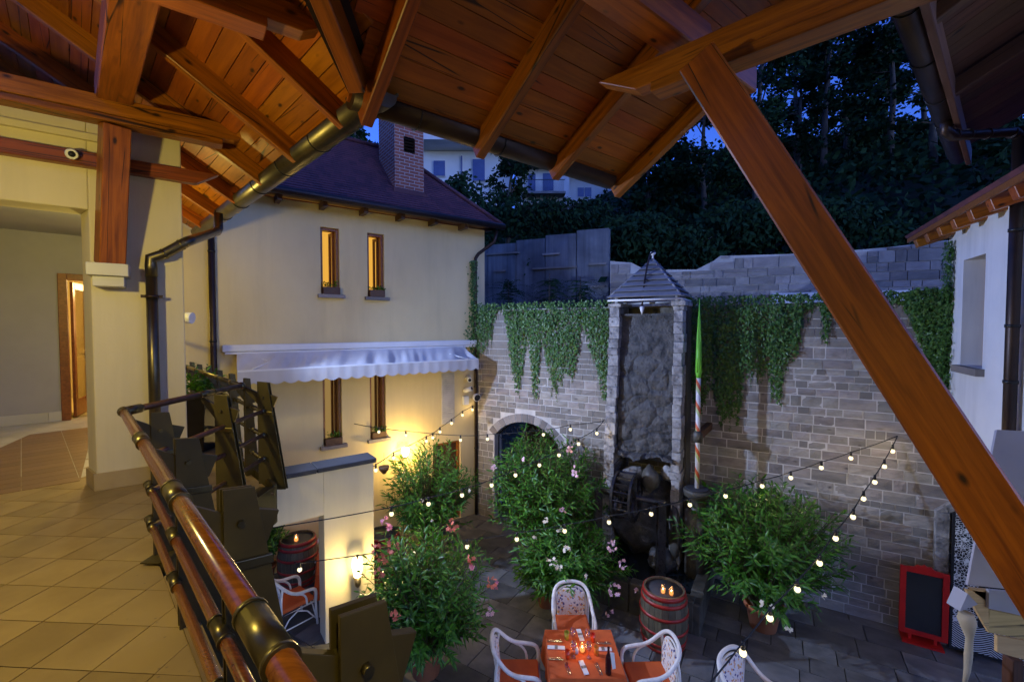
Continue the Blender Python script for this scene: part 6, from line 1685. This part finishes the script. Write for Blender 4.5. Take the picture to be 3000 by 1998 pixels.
for k in (.12, .3, .55, .9): q = g_o.lerp(e_, k) - UP * lerp(.135, .035, k); tt = (e_ - g_o).normalized(); MB().tube([q - tt * .012, q + tt * .012], .058, 12).build("seam_ring", M_gutter_dark, dp2)

# ================================================================== HILLSIDE
def hz(x, y):
    """height of the slope behind the courtyard"""
    t = y + .25 * x
    b = 1.2 if t < 12 else 1.2 + (t - 12) * .22
    if t > 17: b = 3.4 - 1.1 + (t - 17) * .36 if False else 2.3 + (t - 17) * .37
    if t > 50: b = 14.5 + (t - 50) * .1
    if t > 16: b += max(0, min(x - 5, 14)) * .26 * min(1, (t - 16) / 8)
    return b + .35 * math.sin(x * .7) * math.sin(y * .45) + .2 * math.sin(x * 1.9 + y)
hill = MB(); NX, NY = 60, 46
def gp(i, j): x = -50 + i * 110 / NX; y = 8.0 + 84 * (j / NY) ** 1.5; return x, y
hv = []; hf = []
def wall_y(x): return WP.p.y + (x - WP.p.x) * WP.d.y / WP.d.x
for j in range(NY + 1):
    for i in range(NX + 1):
        x, y0 = gp(i, j); y = y0 + max(-3.2, wall_y(min(max(x, -1), 9)) - 8.0 + .9 if True else 0)
        hv.append((x, y, hz(x, y) if j else -.2))
for j in range(NY):
    for i in range(NX):
        a = j * (NX + 1) + i; hf.append((a, a + 1, a + NX + 2, a + NX + 1))
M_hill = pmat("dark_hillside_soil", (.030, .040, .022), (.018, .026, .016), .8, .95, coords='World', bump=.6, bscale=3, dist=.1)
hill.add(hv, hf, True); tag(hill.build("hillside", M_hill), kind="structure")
# concrete retaining wall, board marked
def boardmat():
    m, nt, bs, out = _new("board_marked_concrete")
    co = _coords(nt, 'World', (7, 7, .35)); n1 = _noise(nt, co, 1.0, 6); co2 = _coords(nt, 'World', (1, 1, 1)); n2 = _noise(nt, co2, .6, 4)
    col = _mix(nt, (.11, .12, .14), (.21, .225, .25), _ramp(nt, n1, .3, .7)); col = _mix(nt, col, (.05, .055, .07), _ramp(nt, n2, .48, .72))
    nt.links.new(col, bs.inputs["Base Color"]); bs.inputs["Roughness"].default_value = .9; _bump(nt, bs, n1, .6, .03); return m
M_conc = boardmat()
CP_ = Plane(onY(1400, 800, 15.5), (-.93, .366)); CP_ = Plane(CP_.p, (.93, -.366))
rw = thing("retaining_wall", "blue lit concrete retaining wall with board marks behind the courtyard", "wall", CP_.at(-2, 1.5))
c0, zt0 = CP_.hit(1785, 668); c1, zt1 = CP_.hit(1421, 714)
npn = 7
for k in range(npn):
    a0, a1 = lerp(c0, c1 - 3, k / npn), lerp(c0, c1 - 3, (k + 1) / npn); zt_ = lerp(zt0, zt1 - .4, k / npn)
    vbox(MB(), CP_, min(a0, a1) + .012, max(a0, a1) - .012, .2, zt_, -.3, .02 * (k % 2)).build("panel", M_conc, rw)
mb = MB()
for (x0, x1, yy) in ((1425, 1520, 741), (1560, 1690, 783), (1590, 1640, 741), (1725, 1775, 770), (1447, 1480, 790), (1730, 1772, 835)):
    s0, z0_ = CP_.hit(x0, yy + 5, .06); s1, _ = CP_.hit(x1, yy, .06); vbox(MB(), CP_, s0, s1, z0_ - .03, z0_ + .03, .0, .09).build("ledge", M_stone_far, rw)
# upper rubble wall on the right
UPL = Plane(onY(1790, 860, 13.2), (.93, -.366))
uw = thing("upper_rubble_wall", "upper wall of squared rubble stones behind the ivy covered wall", "wall", UPL.at(4, 1.5))
prof = [(1788, 765), (1850, 770), (1900, 795), (1960, 790), (2040, 790), (2090, 765), (2110, 750), (2300, 745), (2480, 735), (2600, 725), (2770, 705), (2900, 700)]
pp = [UPL.hit(*q) for q in prof]
top_z = lambda a: next((lerp(pp[i][1], pp[i + 1][1], (a - pp[i][0]) / (pp[i + 1][0] - pp[i][0])) for i in range(len(pp) - 1) if pp[i][0] <= a <= pp[i + 1][0]), pp[-1][1])
MB().plate([UPL.at(pp[0][0], .8, -.4)] + [UPL.at(a, z, -.4) for a, z in pp] + [UPL.at(pp[-1][0], .8, -.4)], UPL.n, .4).build("mortar_core", pmat('grey_rubble_mortar', (.50, .49, .48), (.38, .37, .36), 3, .95, coords='World'), uw)
z = 1.45; rq = random.Random(5)
while z < 4.6:
    h = rq.choice((.16, .22, .30)); a = pp[0][0] + .02
    while a < pp[-1][0]:
        wd_ = rq.choice((.22, .34, .46, .6)); sub = rq.random() < .25 and h > .2
        for (zz, hh) in (((z, h * .5), (z + h * .5, h * .5)) if sub else ((z, h),)):
            hh = min(hh, min(top_z(a), top_z(min(a + wd_, pp[-1][0] - .01))) - zz)
            if hh > .07:
                piece("stone", UPL.at(a + wd_ / 2, zz + hh / 2, .008), (wd_ - .016, .05, hh - .016), UPL.ang, M_stone_far, uw, "rubble_unit")
        a += wd_
    z += h
# pale strip footing
s0, z0_ = UPL.hit(2260, 862, .25); s1, _ = UPL.hit(2480, 862, .25)
vbox(MB(), UPL, s0, UPL.hit(2790, 845, .25)[0], 1.9, z0_ + .02, .05, .3).build("footing", M_white_metal, uw)

# ---- apartment block far behind
ab = thing("apartment_block", "pale apartment block with balconies far behind the trees", "building", onY(1600, 640, 44))
AY = 44.0
def apx(x, y, o=0): return onY(x, y, AY + o)
def abox(name, x0, y0, x1, y1, o0, o1, mat, par):
    a, b = apx(x0, y1), apx(x1, y0); return MB().box(((a.x + b.x) / 2, AY + (o0 + o1) / 2, (a.z + b.z) / 2), (abs(b.x - a.x), abs(o1 - o0), abs(b.z - a.z))).build(name, mat, par)
M_far = pmat("pale_render", (.80, .80, .80), (.72, .72, .72), .3, .9, coords='World')
abox("wall", 1515, 470, 1668, 600, 0, 8, M_far, ab); abox("wall", 1670, 480, 1830, 610, 2.5, 9, M_far, ab); abox("wall", 1225, 425, 1500, 640, 1.5, 9, M_far, ab)
abox("roof_slab", 1505, 488, 1640, 496, -1.6, 0, M_stone_far, ab); abox("roof_slab", 1228, 402, 1520, 424, -1.2, 3, M_far, ab); abox("roof_slab", 1660, 478, 1840, 486, .5, 3, M_far, ab)
M_fpane = pmat("dusk_pane", (.10, .13, .30), (.08, .10, .25), 1, .15)
for (x0, y0, x1, y1) in ((1547, 511, 1569, 575), (1590, 510, 1621, 560), (1703, 528, 1722, 556), (1725, 528, 1745, 556)):
    o = 0 if x0 < 1660 else 2.5
    fr = abox("window", x0 - 2, y0 - 2, x1 + 2, y1 + 2, o - .10, o - .01, M_far, ab); abox("pane", x0, y0, x1, y1, o - .14, o - .105, M_fpane, fr)
abox("door", 1569, 512, 1588, 575, -.12, -.01, M_white_metal, ab)
abox("balcony_slab", 1530, 574, 1652, 580, -1.5, 0, M_stone_far, ab)
for k in range(36):
    x = 1534 + k * 3.2; abox("railing_bar", x, 541, x + .7, 574, -1.45, -1.42, M_black, ab)
abox("railing_bar", 1532, 540, 1650, 542, -1.46, -1.4, M_black, ab)
for (x0, y0, x1, y1) in ((1262, 455, 1300, 505), (1345, 440, 1352, 510), (1380, 450, 1420, 520)):
    fr = abox("window", x0, y0, x1, y1, 1.3, 1.45, M_far, ab); abox("pane", x0 + 2, y0 + 3, x1 - 2, y1 - 2, 1.2, 1.29, M_fpane, fr)

# ---- trees
def tree(base, h, cr, ch, label, nleaf=2600, ls=.17, trunk_r=.16, low=.35, lean=(0, 0), group="trees on the hillside"):
    t = thing("hillside_tree", label, "tree", base, group=group)
    base = Vector(base); top = base + Vector((lean[0], lean[1], h))
    pts = [base - UP * .3] + [base.lerp(top, k / 6) + Vector((random.gauss(0, .10), random.gauss(0, .10), 0)) for k in range(1, 7)]
    tr = MB().tube(pts, [trunk_r * (1.15 - .16 * k) for k in range(7)], 8)
    cl = []
    for k in range(26):
        f = random.uniform(low, 1.0); p0 = base.lerp(top, f); d = rdir(-.25, .7); rad = cr * (1 - .55 * abs((f - low) / (1 - low) - .35)) * random.uniform(.45, 1.05)
        p1 = p0 + d * rad; tr.tube([p0, p0.lerp(p1, .5) + UP * .08, p1], [trunk_r * .28, trunk_r * .16, .012], 5)
        cl += [(p1, random.uniform(.35, .75) * ch), (p0.lerp(p1, .6), random.uniform(.25, .5) * ch)]
    tr.build("trunk", M_bark, t)
    lf = MB()
    for k in range(int(nleaf * 1.7)):
        c, r_ = random.choice(cl); p = c + rdir() * (r_ * random.random() ** .6); p.z = c.z + (p.z - c.z) * .7
        leafquad(lf, p, rdir(-.7, .5), ls * random.uniform(.6, 1.3), ls * .28)
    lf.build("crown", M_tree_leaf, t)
    return t
spec = [
 ((2410, 555), 23, 11, 2.6, 1.15, "tall slim tree with bare lower trunk left of the sky gap", 2600),
 ((2608, 530), 24, 12, 2.6, 1.1, "tall slim tree with pale trunk right of the sky gap", 2600),
 ((2215, 610), 20, 11.5, 2.6, 1.2, "tall dark tree behind the timber post's upper end", 3200),
 ((2330, 560), 30, 14, 3.2, 1.4, "broad dark tree furthest behind the timber post", 2600),
 ((2735, 560), 20, 10, 3.0, 1.3, "dense dark tree behind the upper right gutter", 3400),
 ((2060, 640), 24, 9.5, 2.8, 1.3, "bushy dark tree under the right eave corner", 3400),
 ((1900, 640), 26, 6.8, 2.4, 1.3, "low spreading tree below the right eave", 3000),
 ((1495, 600), 25, 7.0, 1.7, 1.0, "slim dark pine with straight trunk before the apartment block", 2600),
 ((1330, 600), 24, 4.4, 2.2, 1.1, "leafy tree right of the brick chimney", 3400),
 ((1045, 560), 23, 8.6, 2.2, 1.1, "dark tree behind the ridge left of the chimney", 3600),
 ((2130, 600), 34, 12, 3.4, 1.6, "wide dark tree rising behind the verge of the right eave", 2600),
 ((2470, 560), 27, 6.5, 2.8, 1.4, "low dark tree at the foot of the slim trunks, left one", 2600),
 ((2590, 560), 27, 7.0, 3.0, 1.4, "low dark tree at the foot of the slim trunks, right one", 2600),
 ((2700, 540), 30, 13, 3.4, 1.5, "tall dark tree farthest right, behind the gutter", 2600),
 ((2330, 600), 24, 6.0, 2.6, 1.3, "bushy low tree left of the slim trunks", 2600),
 ((2860, 560), 26, 12, 3.2, 1.4, "dark tree behind the white building roof", 2200),
]
for (px, py), Y, h, cr, ch, lab, n in spec:
    b = onY(px, py, Y); b.z = hz(b.x, b.y) - .2
    tree(b, h, cr, ch, lab, n, ls=.26 if Y < 26 else .34, trunk_r=.15, low=(.42 if px > 2390 and h > 10 else .2) if h > 9 else .15)
# undergrowth: nobody could count it
ug = MB()
for k in range(34000):
    y = random.uniform(13.5, 34) if random.random() < .75 else random.uniform(30, 46); x = y * random.uniform(-.28, 1.25)
    if y < wall_y(x) + 4.6: continue
    z = hz(x, y) + abs(random.gauss(0, .45)) * (1 + .02 * y)
    if x < 2.6 and y < 19: continue
    if y > 24 and x < .28 * y: z = hz(x, y) + abs(random.gauss(0, .22))
    leafquad(ug, Vector((x, y, z)), rdir(-.6, .8), random.uniform(.18, .42) * (1 + .012 * y), .085 + .002 * y)
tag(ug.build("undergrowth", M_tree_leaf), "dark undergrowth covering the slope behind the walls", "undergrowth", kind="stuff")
# drooping bushes over the upper walls
def bush(name, label, c, r, n, ls, mat=None, droop=.0, cat="shrub", group=None):
    t = thing(name, label, cat, c, group=group); lf = MB(); c = Vector(c)
    stm = MB()
    for k in range(8):
        e = c + Vector((rdir(0, 1).x * r[0] * .6, rdir(0, 1).y * r[1] * .6, r[2] * random.uniform(.1, .6))); stm.tube([c - UP * r[2], c.lerp(e, .5), e], [.03, .02, .008], 5)
    stm.build("stem", M_bark, t)
    for k in range(n):
        d = rdir(); q = random.random() ** .45; p = c + Vector((d.x * r[0], d.y * r[1], d.z * r[2])) * q
        leafquad(lf, p, (rdir(-.9, .3) + Vector((0, 0, -droop))).normalized(), ls * random.uniform(.6, 1.4), ls * .25)
    lf.build("foliage", mat or M_tree_leaf, t); return t
for k, (px, py, Y, r, lab) in enumerate((
    (1870, 690, 15.0, (1.5, 1.0, .8), "drooping dark shrub above the little tower roof, left one"), (2010, 735, 14.6, (1.3, .9, .85), "drooping dark shrub right behind the little tower roof"),
    (2180, 660, 15.2, (1.7, 1.0, .9), "dark shrub mass above the rubble wall"), (2420, 650, 14.6, (1.7, 1.0, .85), "dark shrub above the rubble wall behind the timber post"),
    (2620, 750, 12.6, (.55, .5, 1.1), "dark climbing shrub hanging over the rubble wall at the right"), (1600, 630, 17.6, (3.2, 1.0, .75), "dark shrub on top of the concrete wall"),
    (1320, 600, 18.5, (3.0, 1.0, 1.0), "dark shrub on the slope behind the cream house roof"), (1810, 740, 15.3, (.8, .8, .9), "dark shrub at the right end of the concrete wall"), (1546, 760, 15.0, (.14, .2, .9), "thin vine hanging down the concrete wall"))):
    bush("hillside_shrub", lab, onY(px, py, Y), r, 2200 if k < 8 else 350, .24 if k < 8 else .12, droop=.5)
# fern-like firs before the concrete wall
for px, py, Y, lab in ((1610, 850, 13.2, "low feathery conifer behind the ivy wall, right one"), (1490, 868, 13.4, "low feathery conifer behind the ivy wall, left one"), (1700, 860, 12.8, "low feathery conifer behind the ivy wall near the tower")):
    c = onY(px, py, Y); t = thing("low_conifer", lab, "conifer", c - UP * .9)
    MB().tube([c - UP * 1.0, c + UP * .5], [.05, .02], 6).build("trunk", M_bark, t); lf = MB()
    for b in range(46):
        d = rdir(-.1, .55); d.z = abs(d.z) * .6; L = random.uniform(.5, 1.15); o = c + UP * random.uniform(-.5, .35)
        for s_ in range(26):
            f = s_ / 26; p = o + d * (L * f) - UP * (.35 * f * f); sd = d.cross(UP).normalized() * (1 if s_ % 2 else -1)
            leafquad(lf, p, (sd + d * .6).normalized(), .14 * (1.1 - f), .012)
    lf.build("foliage", M_tree_leaf, t)
# ivy strands on the white building (leaves on its real face)
mb = MB()
for k in range(1500):
    z = random.uniform(.2, 2.85); f = (z - .2) / 2.65
    a = -.02 - abs(random.gauss(0, .16 * (1 - f) ** 1.2 + .02)) - .10 * f
    if f > .62 and random.random() < .6: a = random.choice((-.08, -.22, -.27)) + random.gauss(0, .012)
    ivy_leaf(mb, rat(a, z, random.uniform(.02, .10)), (-RP_.n + rdir() * .4).normalized(), random.uniform(.035, .07))
mb.build("foliage", M_ivy, IVY_R)
